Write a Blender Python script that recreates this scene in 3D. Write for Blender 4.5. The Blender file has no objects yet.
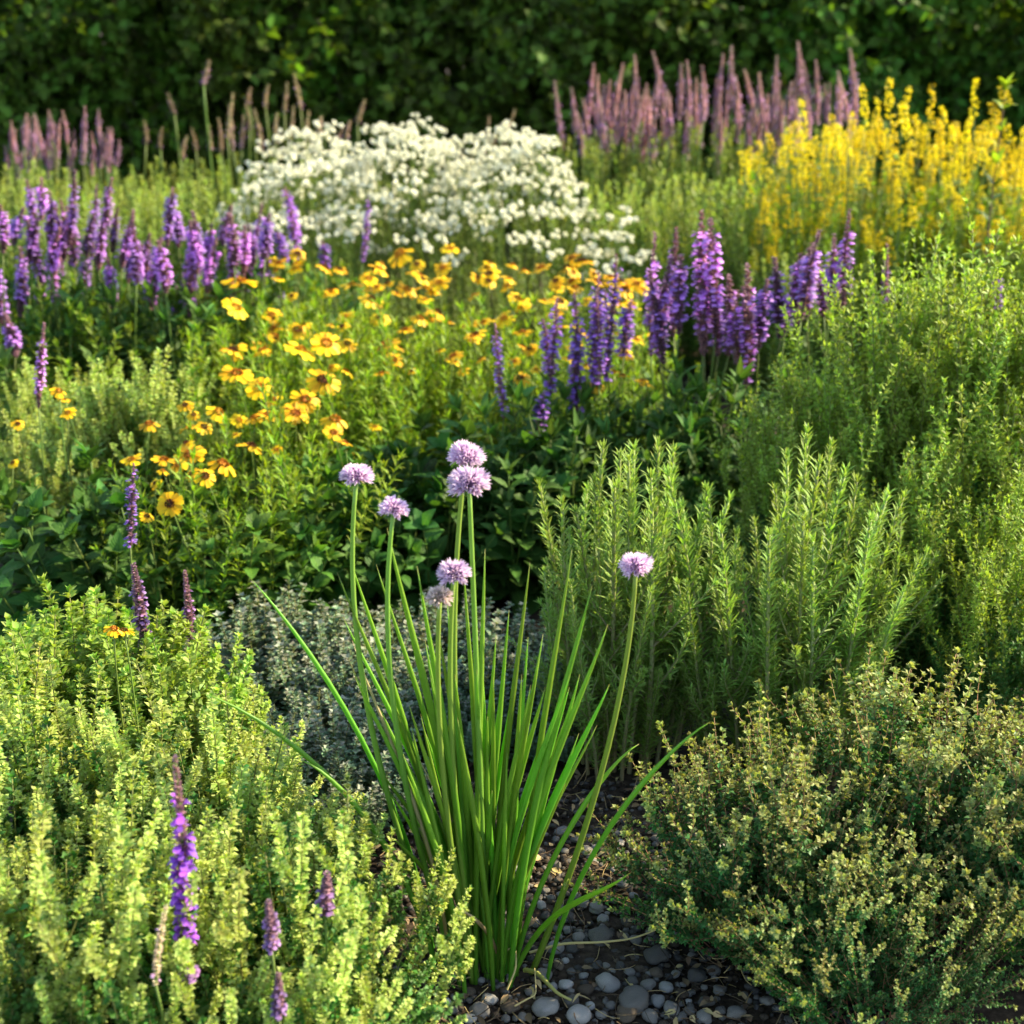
import bpy, math, random
import numpy as np
from mathutils import Vector, Matrix
R = math.radians
rng = random.Random(7)
scene = bpy.context.scene
COL = scene.collection

# ------------------------------------------------------------------ camera, sky, sun, exposure
CAM_H, PITCH, FPX = 0.95, 19.6, 1422.0
cam_d = bpy.data.cameras.new('camera')
cam = bpy.data.objects.new('camera', cam_d); COL.objects.link(cam)
cam.location = (0, 0, CAM_H); cam.rotation_euler = (R(90 - PITCH), 0, 0)
cam_d.sensor_width = 36; cam_d.lens = FPX * 36 / 1024
cam_d.clip_start = 0.02; cam_d.clip_end = 200
cam_d.dof.use_dof = True; cam_d.dof.focus_distance = 1.55; cam_d.dof.aperture_fstop = 6.0
scene.camera = cam

TO_SUN = Vector((0.80, 0.27, 0.55)).normalized()
world = bpy.data.worlds.new('World'); scene.world = world; world.use_nodes = True
wn = world.node_tree
sky = wn.nodes.new('ShaderNodeTexSky'); sky.sky_type = 'NISHITA'; sky.sun_disc = False
sky.sun_elevation = math.asin(TO_SUN.z); sky.sun_rotation = math.atan2(TO_SUN.x, TO_SUN.y)
bg = wn.nodes['Background']; bg.inputs[1].default_value = 0.15
wn.links.new(sky.outputs[0], bg.inputs[0])
sun_d = bpy.data.lights.new('sun', 'SUN'); sun_d.energy = 5.0; sun_d.angle = R(0.6); sun_d.color = (1.0, 0.87, 0.60)
sun = bpy.data.objects.new('sun', sun_d); COL.objects.link(sun)
sun.rotation_euler = TO_SUN.to_track_quat('Z', 'Y').to_euler(); sun.location = (4, 1, 4)
scene.view_settings.view_transform = 'Standard'; scene.view_settings.look = 'None'
scene.view_settings.exposure = 1.46; scene.view_settings.gamma = 1.0
cy = scene.cycles
cy.use_denoising = True; cy.max_bounces = 7; cy.diffuse_bounces = 4; cy.transmission_bounces = 5; cy.glossy_bounces = 2
cy.caustics_reflective = False; cy.caustics_refractive = False; cy.use_adaptive_sampling = True; cy.adaptive_threshold = 0.012

# ------------------------------------------------------------------ where a pixel of the photo lies in the garden
cp, sp_ = math.cos(R(PITCH)), math.sin(R(PITCH))
def P(px, row, Y):
    """point at depth Y (metres in front of the camera) seen at pixel (px,row)"""
    a, b = (px - 512) / FPX, (512 - row) / FPX
    d = Vector((a, cp + b * sp_, -sp_ + b * cp))
    return Vector((0, 0, CAM_H)) + d * (Y / d.y)
def G(px, row):
    a, b = (px - 512) / FPX, (512 - row) / FPX
    d = Vector((a, cp + b * sp_, -sp_ + b * cp))
    return Vector((0, 0, CAM_H)) + d * (-CAM_H / d.z)

# ------------------------------------------------------------------ materials
def srgb(r, g, b):
    f = lambda c: ((c / 255 + 0.055) / 1.055) ** 2.4 if c / 255 > 0.04045 else c / 255 / 12.92
    return (f(r), f(g), f(b))
def plantmat(name, base, tip=None, trans=None, end=None, tw=0.35, var=0.25, hue=0.03, rough=0.5, spec=0.25, midrib=0.0, mottle=0.0, pos=(0.0, 1.0)):
    """thin plant tissue: Principled + Translucent, colour runs from base to tip of each leaf or petal, varies leaf by leaf and plant by plant"""
    m = bpy.data.materials.new(name); m.use_nodes = True
    nt = m.node_tree; N = nt.nodes; L = nt.links
    out = N['Material Output']; pb = N['Principled BSDF']
    at = N.new('ShaderNodeAttribute'); at.attribute_name = 'ts'
    sep = N.new('ShaderNodeSeparateXYZ'); L.new(at.outputs['Vector'], sep.inputs[0])
    ramp = N.new('ShaderNodeValToRGB'); L.new(sep.outputs[0], ramp.inputs[0])
    ramp.color_ramp.elements[0].color = (*base, 1); ramp.color_ramp.elements[1].color = (*(tip or base), 1)
    ramp.color_ramp.elements[0].position = pos[0]; ramp.color_ramp.elements[1].position = pos[1]
    if end:
        e = ramp.color_ramp.elements.new(.965); e.color = (*(tip or base), 1); ramp.color_ramp.elements[-1].color = (*end, 1)
    oi = N.new('ShaderNodeObjectInfo')
    col = ramp.outputs[0]
    def math_(op, a, b):
        n = N.new('ShaderNodeMath'); n.operation = op
        for i, v in enumerate((a, b)):
            if isinstance(v, (int, float)): n.inputs[i].default_value = v
            else: L.new(v, n.inputs[i])
        return n.outputs[0]
    hs = N.new('ShaderNodeHueSaturation'); L.new(col, hs.inputs['Color'])
    leafr = math_('SUBTRACT', sep.outputs[2], 0.5)
    objr = math_('SUBTRACT', oi.outputs['Random'], 0.5)
    L.new(math_('ADD', 0.5, math_('ADD', math_('MULTIPLY', leafr, hue), math_('MULTIPLY', objr, hue))), hs.inputs['Hue'])
    v = math_('ADD', 1.0, math_('ADD', math_('MULTIPLY', leafr, 2 * var), math_('MULTIPLY', objr, var)))
    if mottle:
        nz = N.new('ShaderNodeTexNoise'); nz.inputs['Scale'].default_value = 160; nz.inputs['Detail'].default_value = 3
        tc = N.new('ShaderNodeTexCoord'); L.new(tc.outputs['Object'], nz.inputs['Vector'])
        v = math_('ADD', v, math_('MULTIPLY', math_('SUBTRACT', nz.outputs[0], 0.5), mottle))
    L.new(v, hs.inputs['Value'])
    col = hs.outputs[0]
    if midrib:
        ab = math_('ABSOLUTE', sep.outputs[1], 0)
        mr = N.new('ShaderNodeMapRange'); L.new(ab, mr.inputs[0]); mr.inputs[1].default_value = 0.03; mr.inputs[2].default_value = 0.12
        mr.inputs[3].default_value = midrib; mr.inputs[4].default_value = 0
        mx = N.new('ShaderNodeMixRGB'); L.new(mr.outputs[0], mx.inputs[0]); L.new(col, mx.inputs[1])
        mx.inputs[2].default_value = (min(1, base[0] * 2.4 + .02), min(1, base[1] * 2.0 + .02), min(1, base[2] * 2 + .01), 1)
        col = mx.outputs[0]
        # veins: shallow bump running out from the midrib
        wv = math_('SINE', math_('MULTIPLY', math_('SUBTRACT', sep.outputs[0], math_('MULTIPLY', ab, 0.35)), 46), 0)
        bp = N.new('ShaderNodeBump'); bp.inputs['Strength'].default_value = 0.35; bp.inputs['Distance'].default_value = 0.0012
        L.new(wv, bp.inputs['Height']); L.new(bp.outputs[0], pb.inputs['Normal'])
    L.new(col, pb.inputs['Base Color'])
    pb.inputs['Roughness'].default_value = rough; pb.inputs['Specular IOR Level'].default_value = spec
    if tw > 0:
        tr = N.new('ShaderNodeBsdfTranslucent')
        tm = N.new('ShaderNodeMixRGB'); tm.blend_type = 'MULTIPLY'; tm.inputs[0].default_value = 1
        L.new(col, tm.inputs[1]); tm.inputs[2].default_value = (*(trans or (1.5, 1.45, 0.6)), 1)
        L.new(tm.outputs[0], tr.inputs[0])
        mix = N.new('ShaderNodeMixShader'); mix.inputs[0].default_value = tw
        L.new(pb.outputs[0], mix.inputs[1]); L.new(tr.outputs[0], mix.inputs[2]); L.new(mix.outputs[0], out.inputs[0])
    return m
FLW = (1.25, 1.15, 1.2)
M = {}
def pm(key, *a, **k): M[key] = plantmat(key, *a, **k)
pm('oregano_stem', (.20, .21, .06), tw=.1, var=.2)
pm('oregano_leaf', (.06, .165, .03), (.09, .21, .038), var=.35, hue=.03)
pm('oregano_bract', (.33, .45, .08), (.50, .56, .17), var=.25, hue=.03, tw=.35)
pm('marjoram_leaf', (.12, .25, .03), (.19, .32, .04), var=.3, hue=.03)
pm('marjoram_bract', (.27, .39, .06), (.34, .44, .09), var=.3, hue=.03, tw=.4)
pm('greythyme_leaf', (.11, .19, .09), (.19, .28, .155), var=.4, hue=.03, tw=.2)
pm('greythyme_bud', (.22, .26, .17), (.31, .31, .23), var=.35, tw=.2)
pm('woody_stem', (.17, .115, .06), tw=0, var=.3, rough=.8)
pm('rosemary_stem', (.33, .27, .14), (.26, .30, .09), tw=.05, var=.25, rough=.7)
pm('rosemary_leaf', (.18, .33, .05), (.34, .46, .10), var=.3, hue=.03, tw=.3, rough=.4, spec=.3, midrib=.4)
pm('thyme_stem', (.30, .13, .07), (.32, .20, .09), tw=0, var=.3, rough=.7)
pm('thyme_leaf', (.055, .15, .038), (.085, .20, .052), var=.35, hue=.04, tw=.3)
pm('thyme_tip', (.21, .28, .07), (.37, .38, .13), var=.3, hue=.05, tw=.35)
pm('savory_stem', (.17, .20, .05), tw=.1, var=.2)
pm('savory_leaf', (.062, .175, .042), (.095, .225, .05), var=.3, hue=.03, tw=.3)
pm('savory_tip', (.26, .39, .05), (.36, .46, .075), var=.25, hue=.03, tw=.4)
pm('chive_leaf', (.10, .27, .018), (.22, .39, .035), end=(.32, .29, .07), var=.22, hue=.03, tw=.38, rough=.42, spec=.4, mottle=.25)
pm('chive_stalk', (.16, .29, .03), (.25, .37, .06), var=.15, tw=.25, rough=.4, spec=.4)
pm('chive_dry', (.30, .20, .08), (.42, .33, .18), var=.2, tw=.2)
pm('chive_petal', (.38, .18, .44), (.88, .73, .84), trans=FLW, tw=.35, var=.2, hue=.02, pos=(.05, .9))
pm('chive_bud', (.48, .42, .26), (.82, .68, .64), trans=FLW, tw=.3, var=.2, hue=.02)
pm('green_stem', (.13, .19, .035), tw=.15, var=.2)
pm('broad_leaf', (.05, .125, .02), (.06, .145, .022), var=.3, hue=.03, tw=.3, rough=.5, spec=.18, midrib=.45)
pm('daisy_leaf', (.075, .165, .02), (.095, .19, .024), var=.3, hue=.03, tw=.35, rough=.5, spec=.2, midrib=.4)
pm('lime_leaf', (.18, .30, .018), (.27, .37, .024), var=.3, hue=.03, tw=.4)
pm('daisy_petal', (.85, .45, .006), (.90, .60, .010), trans=(1.1, .98, .6), tw=.35, var=.15, hue=.02)
pm('daisy_disc', (.40, .14, .012), (.55, .26, .02), tw=0, var=.4, rough=.8)
pm('dark_disc', (.09, .03, .012), (.20, .08, .015), tw=0, var=.4, rough=.8)
pm('salvia_petal', (.36, .13, .52), (.63, .36, .82), trans=FLW, tw=.4, var=.35, hue=.05)
pm('front_petal', (.21, .06, .44), (.36, .14, .68), trans=FLW, tw=.4, var=.35, hue=.05)
pm('faded_calyx', (.27, .14, .18), (.44, .26, .30), trans=FLW, tw=.25, var=.4, hue=.05)
pm('faded_petal', (.27, .12, .36), (.44, .25, .50), trans=FLW, tw=.3, var=.3, hue=.05)
pm('deep_petal', (.24, .09, .46), (.44, .23, .70), trans=FLW, tw=.35, var=.35, hue=.04)
pm('salvia_calyx', (.20, .11, .11), (.33, .17, .24), tw=.15, var=.4, hue=.05)
pm('salvia_leaf', (.07, .15, .026), (.085, .175, .03), var=.3, hue=.03, tw=.3, rough=.5, spec=.2, midrib=.4)
pm('mauve_calyx', (.54, .35, .36), (.70, .48, .50), trans=FLW, tw=.3, var=.3, hue=.05)
pm('mauve_petal', (.50, .27, .52), (.66, .43, .66), trans=FLW, tw=.3, var=.3, hue=.04)
pm('beige_calyx', (.54, .43, .27), (.72, .56, .44), trans=FLW, tw=.3, var=.3, hue=.04)
pm('white_petal', (.80, .80, .58), (.88, .87, .74), trans=(1.05, 1.03, .95), tw=.35, var=.08, hue=.0)
pm('white_leaf', (.12, .18, .03), (.17, .23, .04), var=.3, tw=.35)
pm('yellow_petal', (.80, .65, .014), (.85, .73, .02), trans=(1.1, 1.05, .6), tw=.4, var=.15, hue=.02)
pm('back_leaf', (.10, .20, .035), (.16, .27, .05), var=.3, hue=.03, tw=.35)
pm('back_tip', (.26, .35, .075), (.34, .41, .10), var=.3, hue=.04, tw=.4)
pm('hedge_leaf', (.072, .14, .016), (.09, .165, .02), trans=(1.8, 1.6, .4), var=.5, hue=.04, tw=.35, rough=.5, spec=.12, midrib=.3)
pm('straw', (.50, .36, .15), (.55, .42, .18), tw=.1, var=.1, rough=.6)
pm('green_straw', (.36, .38, .08), (.42, .40, .12), tw=.1, var=.1, rough=.6)

def stonemat(name, c1, c2, c3):
    m = bpy.data.materials.new(name); m.use_nodes = True
    N = m.node_tree.nodes; L = m.node_tree.links; pb = N['Principled BSDF']
    tc = N.new('ShaderNodeTexCoord'); oi = N.new('ShaderNodeObjectInfo')
    add = N.new('ShaderNodeVectorMath'); L.new(tc.outputs['Object'], add.inputs[0]); L.new(oi.outputs['Location'], add.inputs[1])
    nz = N.new('ShaderNodeTexNoise'); nz.inputs['Scale'].default_value = 90; nz.inputs['Detail'].default_value = 8; nz.inputs['Roughness'].default_value = .7
    L.new(add.outputs[0], nz.inputs['Vector'])
    rp = N.new('ShaderNodeValToRGB'); L.new(nz.outputs[0], rp.inputs[0])
    rp.color_ramp.elements[0].position = .36; rp.color_ramp.elements[0].color = (*c1, 1)
    rp.color_ramp.elements[1].position = .68; rp.color_ramp.elements[1].color = (*c3, 1)
    e = rp.color_ramp.elements.new(.52); e.color = (*c2, 1)
    hs = N.new('ShaderNodeHueSaturation'); L.new(rp.outputs[0], hs.inputs['Color'])
    mr = N.new('ShaderNodeMapRange'); L.new(oi.outputs['Random'], mr.inputs[0]); mr.inputs[3].default_value = .65; mr.inputs[4].default_value = 1.3
    L.new(mr.outputs[0], hs.inputs['Value'])
    L.new(hs.outputs[0], pb.inputs['Base Color']); pb.inputs['Roughness'].default_value = .9; pb.inputs['Specular IOR Level'].default_value = .15
    bp = N.new('ShaderNodeBump'); bp.inputs['Strength'].default_value = .5; bp.inputs['Distance'].default_value = .002
    L.new(nz.outputs[0], bp.inputs['Height']); L.new(bp.outputs[0], pb.inputs['Normal'])
    M[name] = m
stonemat('stone_grey', (0.11, 0.098, 0.083), (0.195, 0.175, 0.148), (0.31, 0.285, 0.245))
stonemat('stone_pale', (0.21, 0.192, 0.168), (0.32, 0.296, 0.262), (0.46, 0.435, 0.39))
stonemat('stone_brown', (.075, .055, .04), (.12, .09, .06), (.19, .145, .10))
stonemat('stone_dark', (0.055, 0.049, 0.042), (0.09, 0.081, 0.07), (0.14, 0.128, 0.11))
stonemat('soil', (.02, .013, .008), (.042, .029, .018), (.08, .056, .034))
stonemat('bark', (.04, .03, .02), (.07, .05, .035), (.11, .085, .06))

# ------------------------------------------------------------------ mesh building
class MB:
    def __init__(s): s.v = []; s.f = []; s.m = []; s.a = []; s.n = 0; s.mats = []
    def mi(s, key):
        if key not in s.mats: s.mats.append(key)
        return s.mats.index(key)
    def raw(s, v, faces, key, att):
        k = s.mi(key); n = s.n
        s.v.append(v); s.a.append(att); s.n += len(v)
        s.f.extend([tuple(i + n for i in f) for f in faces]); s.m.extend([k] * len(faces))
    def leaf(s, tpl, o, d, up, L, W, key, r=None):
        tv, tf, ta = tpl
        d = d / (np.linalg.norm(d) + 1e-9)
        n = up - d * float(up @ d); ln = np.linalg.norm(n)
        if ln < 1e-4: n = np.array((d[1], -d[0], 0.3)); n = n - d * float(n @ d); ln = np.linalg.norm(n)
        n = n / ln; x = np.cross(d, n)
        pts = o + np.outer(tv[:, 0] * W, x) + np.outer(tv[:, 1] * L, d) + np.outer(tv[:, 2] * W + tv[:, 3] * L, n)
        att = ta.copy(); att[:, 2] = rng.random() if r is None else r
        s.raw(pts, tf, key, att)
    def tube(s, pts, rad, key, sides=5, r=None, cap=True):
        pts = np.asarray(pts, float); n = len(pts)
        rad = np.full(n, rad) if np.isscalar(rad) else np.asarray(rad)
        tan = np.gradient(pts, axis=0); tan /= np.linalg.norm(tan, axis=1)[:, None] + 1e-9
        ref = np.array((1, 0, 0.)) if abs(tan[0][0]) < .8 else np.array((0, 1., 0))
        vs = []; rr = rng.random() if r is None else r
        ang = np.arange(sides) * 2 * math.pi / sides
        for i in range(n):
            x = ref - tan[i] * (ref @ tan[i]); x /= np.linalg.norm(x); y = np.cross(tan[i], x); ref = x
            vs.append(pts[i] + rad[i] * (np.outer(np.cos(ang), x) + np.outer(np.sin(ang), y)))
        fs = [(i * sides + j, i * sides + (j + 1) % sides, (i + 1) * sides + (j + 1) % sides, (i + 1) * sides + j) for i in range(n - 1) for j in range(sides)]
        if cap: fs.append(tuple((n - 1) * sides + j for j in range(sides)))
        att = np.zeros((n * sides, 3)); att[:, 0] = np.repeat(np.linspace(0, 1, n), sides); att[:, 1] = 1; att[:, 2] = rr
        s.raw(np.concatenate(vs), fs, key, att)
    def mesh(s, name):
        me = bpy.data.meshes.new(name)
        me.from_pydata(np.concatenate(s.v).tolist(), [], s.f)
        me.polygons.foreach_set('material_index', s.m)
        me.polygons.foreach_set('use_smooth', [True] * len(s.f))
        at = me.attributes.new('ts', 'FLOAT_VECTOR', 'POINT'); at.data.foreach_set('vector', np.concatenate(s.a).astype(np.float32).ravel())
        for k in s.mats: me.materials.append(M[k])
        me.update()
        return me

def template(prof, nseg, fold=.25, curl=0.6, cols=2, wave=0.0):
    """leaf in its own space: x across (half widths), y along (0..1), z lift by width, w lift by length"""
    rows = []; ang = 0.0; y = z = 0.0; ts = np.linspace(0, 1, nseg + 1)
    for i, t in enumerate(ts):
        if i:
            a = -curl * (t - .5 / nseg) ; y += math.cos(a) / nseg; z += math.sin(a) / nseg
        rows.append((t, y, z, prof(t)))
    v = []; f = []; at = []; prev = None
    for i, (t, y, z, w) in enumerate(rows):
        if w < 1e-3:
            idx = [len(v)]; v.append((0, y, 0, z)); at.append((t, 0, 0))
        else:
            idx = []
            for c in range(cols + 1):
                q = -1 + 2 * c / cols
                idx.append(len(v)); v.append((q * w, y, abs(q) * w * fold + wave * abs(q) * math.sin(t * 14), z)); at.append((t, q, 0))
        if prev:
            if len(prev) == 1 and len(idx) > 1:
                for c in range(len(idx) - 1): f.append((prev[0], idx[c + 1], idx[c]))
            elif len(idx) == 1 and len(prev) > 1:
                for c in range(len(prev) - 1): f.append((prev[c], prev[c + 1], idx[0]))
            else:
                for c in range(len(prev) - 1): f.append((prev[c], prev[c + 1], idx[c + 1], idx[c]))
        prev = idx
    return np.array(v, float), f, np.array(at, float)
oval = lambda t: math.sin(math.pi * min(1, t * .97 + .03)) ** .75 * .5 if t < 1 else 0
lance = lambda t: (0.5 * (math.sin(math.pi * t ** .72)) ** 1.1 + .03 * (1 - t)) if t < 1 else 0
ovate = lambda t: 0.0 if t >= 1 else (.04 if t < .1 else .5 * math.sin(math.pi * ((t - .1) / .9) ** .62) ** .95 + .03)
linear = lambda t: 0.0 if t >= 1 else .5 * min(1, .5 + t * 3) * min(1, (1 - t) * 4) ** .5
spoon = lambda t: 0.0 if t >= 1.001 else .5 * (.25 + .75 * math.sin(math.pi * min(.8, t * .8) ** 1.3))
T_SM = [template(oval, 2, f, c) for f, c in ((.3, .5), (.2, .9), (.4, .2))]
T_MD = [template(lance, 4, f, c) for f, c in ((.3, .5), (.25, 1.0), (.35, .1))]
T_BR = [template(ovate, 7, f, c, 4, .05) for f, c in ((.25, .6), (.15, 1.1), (.3, .2))]
T_LN = [template(linear, 3, f, c) for f, c in ((.3, .15), (.2, .5), (.3, -.25))]
T_PT = [template(spoon, 3, f, c) for f, c in ((.15, .5), (.1, 1.0), (.2, .25))]
T_DP = [template(spoon, 3, f, c) for f, c in ((.15, .12), (.1, .4), (.2, -.08))]
T_TP = [template(lance, 3, f, c) for f, c in ((.5, -.5), (.5, -.2), (.4, .3))]
pick = lambda l: l[rng.randrange(len(l))]
def unit(v): v = np.asarray(v, float); return v / (np.linalg.norm(v) + 1e-9)
def rnd3(): return unit((rng.gauss(0, 1), rng.gauss(0, 1), rng.gauss(0, 1)))
UP = np.array((0, 0, 1.))

def stem_path(o, d, L, n=8, bend=.15, rise=.0, wig=.02):
    """curved stem; rise>0 turns it upward along its length"""
    d = unit(d); side = unit(np.cross(d, rnd3())); p = np.asarray(o, float); out = [p.copy()]
    for i in range(n):
        d = unit(d + side * bend / n + UP * rise / n + rnd3() * wig); p = p + d * L / n; out.append(p.copy())
    return np.array(out)
def at_path(path, t):
    x = t * (len(path) - 1); i = min(int(x), len(path) - 2); q = x - i
    return path[i] * (1 - q) + path[i + 1] * q, unit(path[i + 1] - path[i])
def perp(d):
    a = unit(np.cross(d, (0.31, .87, .37))); return a, np.cross(d, a)

def shoot(mb, o, d, L, stem, rad, nodes, leafL, leafW, tpls, matf, per=2, a0=70, a1=30, t0=.1, t1=1.0, bend=.15, rise=.1, axil=0, axL=.4, sides=5, prof=None, tuft=4, seg=8, spiral=None, path=None):
    """leafy stem: nodes along a curved path, `per` leaves at each, small axillary leaves, a tuft at the tip"""
    pa = stem_path(o, d, L, seg, bend, rise) if path is None else path
    mb.tube(pa, np.linspace(rad, rad * .45, len(pa)), stem, sides)
    ph = rng.random() * 6.28
    for k in range(nodes):
        t = t0 + (t1 - t0) * (k + rng.uniform(-.2, .2)) / max(1, nodes - 1); t = min(.995, max(0, t))
        p, dd = at_path(pa, t); a, b = perp(dd)
        ph += (spiral if spiral else math.pi / 2) + rng.uniform(-.25, .25)
        sc = prof(t) if prof else 1 - .45 * t
        ang0 = R(a0 + (a1 - a0) * t)
        for q in range(per):
            f = ph + q * 2 * math.pi / per + rng.uniform(-.15, .15)
            rad_ = math.cos(f) * a + math.sin(f) * b
            an = ang0 + R(rng.uniform(-14, 14)); s2 = sc * rng.uniform(.75, 1.15)
            ld = math.cos(an) * dd + math.sin(an) * rad_; up = math.sin(an) * dd - math.cos(an) * rad_
            mb.leaf(pick(tpls), p, ld, up + rnd3() * .15, leafL * s2, leafW * s2, matf(t))
            for _ in range(axil):
                an2 = R(rng.uniform(10, 60)); f2 = f + rng.uniform(-.7, .7); r2 = math.cos(f2) * a + math.sin(f2) * b
                ld = math.cos(an2) * dd + math.sin(an2) * r2; up = math.sin(an2) * dd - math.cos(an2) * r2
                s3 = s2 * axL * rng.uniform(.7, 1.2)
                mb.leaf(pick(tpls), p + r2 * leafL * .06, ld, up, leafL * s3, leafW * s3, matf(t))
    p, dd = at_path(pa, 1.0); a, b = perp(dd)
    for q in range(tuft):
        f = q * 2 * math.pi / max(1, tuft) + rng.random(); r2 = math.cos(f) * a + math.sin(f) * b; an = R(rng.uniform(8, 32))
        sc = (prof(1) if prof else .55) * rng.uniform(.7, 1.1)
        mb.leaf(pick(tpls), p, math.cos(an) * dd + math.sin(an) * r2, math.sin(an) * dd - math.cos(an) * r2, leafL * sc, leafW * sc, matf(1))
    return pa

# ------------------------------------------------------------------ things and parts
def tag(o, label=None, cat=None, group=None, kind=None):
    if label: o['label'] = label
    if cat: o['category'] = cat
    if group: o['group'] = group
    if kind: o['kind'] = kind
    return o
def thing(name, loc, label, cat, group=None):
    o = bpy.data.objects.new(name, None); o.empty_display_size = .05; COL.objects.link(o); o.location = loc
    return tag(o, label, cat, group)
def part(name, me, parent, mat=None):
    o = bpy.data.objects.new(name, me); COL.objects.link(o); o.parent = parent
    if mat is not None: o.matrix_basis = mat
    return o
def lean_mat(loc, out, ang, spin, sx, sz=None):
    ax = Vector((-out[1], out[0], 0))
    if ax.length < 1e-5: ax = Vector((1, 0, 0))
    return Matrix.Translation(loc) @ Matrix.Rotation(ang, 4, ax.normalized()) @ Matrix.Rotation(spin, 4, 'Z') @ Matrix.Diagonal((sx, sx, sz or sx, 1))
def protos(n, fn, name): 
    out = []
    for i in range(n):
        mb = MB(); fn(mb); out.append(mb.mesh(name))
    return out
def bush(root, pname, pr, plen, n, rx, ry, H, dome=.35, lean=35, basef=.35, jit=.12, seedshape=None, hmin=.3, wide=1.0):
    """fills an oval dome with copies of leafy stems: bases crowd the middle, tips fan out to the outline"""
    for i in range(n):
        ph = i * 2.399963 + rng.uniform(-.3, .3); u = math.sqrt((i + .5) / n)
        ex, ey = rx * u * math.cos(ph), ry * u * math.sin(ph)            # where the tip should come out
        bx, by = ex * basef, ey * basef
        h = H * max(hmin, 1 - dome * u * u) * rng.uniform(1 - jit, 1 + jit)
        if seedshape: h *= seedshape(ex, ey)
        dx, dy = ex - bx + rng.uniform(-.1, .1) * rx, ey - by + rng.uniform(-.1, .1) * ry
        hor = math.hypot(dx, dy); ang = math.atan2(hor, h); s = math.hypot(h, hor) / plen
        part(pname, pick(pr), root, lean_mat((bx, by, 0), (dx, dy), min(ang, R(lean)), rng.random() * 6.28, s * wide, s))

# ================================================================== SETTING
def ground():
    nx, ny = 120, 150
    xs = np.concatenate((np.linspace(-60, -2.2, 8), np.linspace(-2, 2, nx), np.linspace(2.2, 60, 8)))
    ys = np.concatenate((np.linspace(-8, .5, 5), np.linspace(.6, 3.2, ny), np.linspace(3.4, 8, 12), np.linspace(9, 120, 8)))
    X, Y = np.meshgrid(xs, ys); Z = np.zeros_like(X); r = np.random.default_rng(3)
    for k in range(60):
        f = 10 ** r.uniform(.3, 2.1); th = r.uniform(0, 6.28); Z += .0035 / f ** .35 * np.sin(f * (X * math.cos(th) + Y * math.sin(th)) + r.uniform(0, 6.28))
    near = (np.abs(X) < 2) & (Y > .6) & (Y < 3.2); Z = np.where(near, Z * .55 - .003, -.003)
    w, h = len(xs), len(ys)
    v = np.stack((X, Y, Z), -1).reshape(-1, 3)
    f = [(j * w + i, j * w + i + 1, (j + 1) * w + i + 1, (j + 1) * w + i) for j in range(h - 1) for i in range(w - 1)]
    mb = MB(); mb.raw(v, f, 'soil', np.zeros((len(v), 3)))
    o = bpy.data.objects.new('ground', mb.mesh('ground')); COL.objects.link(o); tag(o, 'dark brown soil of the garden bed', kind='structure')
ground()

# ---- pebbles
def pebble_mesh(mat, seed):
    import bmesh
    bm = bmesh.new(); bmesh.ops.create_icosphere(bm, subdivisions=3, radius=.5)
    r = np.random.default_rng(seed); k = [(unit(r.normal(size=3)), r.uniform(-.11, .11), r.uniform(1.2, 3)) for _ in range(9)]
    sx, sy, sz = 1, r.uniform(.72, .98), r.uniform(.5, .72)
    for v in bm.verts:
        p = np.array(v.co); q = 1 + sum(a * math.sin(f * 2 * float(p @ d) * 2 + a * 40) for d, a, f in k) * .55
        q += .035 * math.sin(17 * p[0] + seed) * math.sin(15 * p[1] - seed) + .025 * math.sin(31 * p[2] + 23 * p[0]); v.co = (p[0] * q * sx, p[1] * q * sy, p[2] * q * sz)
    for f in bm.faces: f.smooth = True
    me = bpy.data.meshes.new('pebble'); bm.to_mesh(me); bm.free(); me.materials.append(M[mat]); return me
PEB = {k: [pebble_mesh(k, i + 17 * j) for i in range(5)] for j, k in enumerate(('stone_grey', 'stone_pale', 'stone_brown', 'stone_dark'))}
peb_taken = []
def pebble(px, row, wpx, kind, label, group=None):
    g = G(px, row); s = .9 * wpx / FPX * (g.y * cp + CAM_H * sp_)
    o = bpy.data.objects.new('pebble', pick(PEB['stone_' + kind])); COL.objects.link(o)
    o.location = (g.x, g.y, s * .27); o.rotation_euler = (rng.uniform(-.25, .25), rng.uniform(-.25, .25), rng.random() * 6.28); o.scale = (s, s, s)
    peb_taken.append((g.x, g.y, s * .5)); tag(o, label, 'pebble', group)
c2 = lambda x, y: (420 + x / 3.012, 880 + y / 3.012)
big = [(545, 188, 88, 'grey', 'largest smooth grey pebble, above the pale ones between chive base and thyme'),
       (565, 325, 82, 'pale', 'big pale speckled pebble in the middle of the pebble patch'),
       (378, 402, 95, 'pale', 'large pale flat pebble just below the chive base beside the green stalk'),
       (210, 372, 62, 'pale', 'pale bluish pebble left of the chive base under the oregano'),
       (478, 424, 85, 'pale', 'broad whitish pebble cut by the bottom edge of the photo'),
       (408, 216, 62, 'pale', 'light pebble right under the lowest drooping chive leaf'),
       (640, 388, 115, 'grey', 'widest rough grey pebble low in the patch below the pale one'),
       (715, 243, 85, 'dark', 'big dark stone half hidden under the left edge of the thyme'),
       (950, 412, 68, 'grey', 'grey pebble at the foot of the thyme bush, rightmost of the patch'),
       (498, 342, 55, 'brown', 'dull brown pebble wedged between two pale grey pebbles'),
       (790, 352, 46, 'brown', 'rusty brown round pebble towards the thyme'),
       (622, 414, 76, 'brown', 'largest brown earthy pebble at the bottom of the patch')]
for x, y, w, k, l in big: pebble(*c2(x, y), w / 3.012, k, l)
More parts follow.
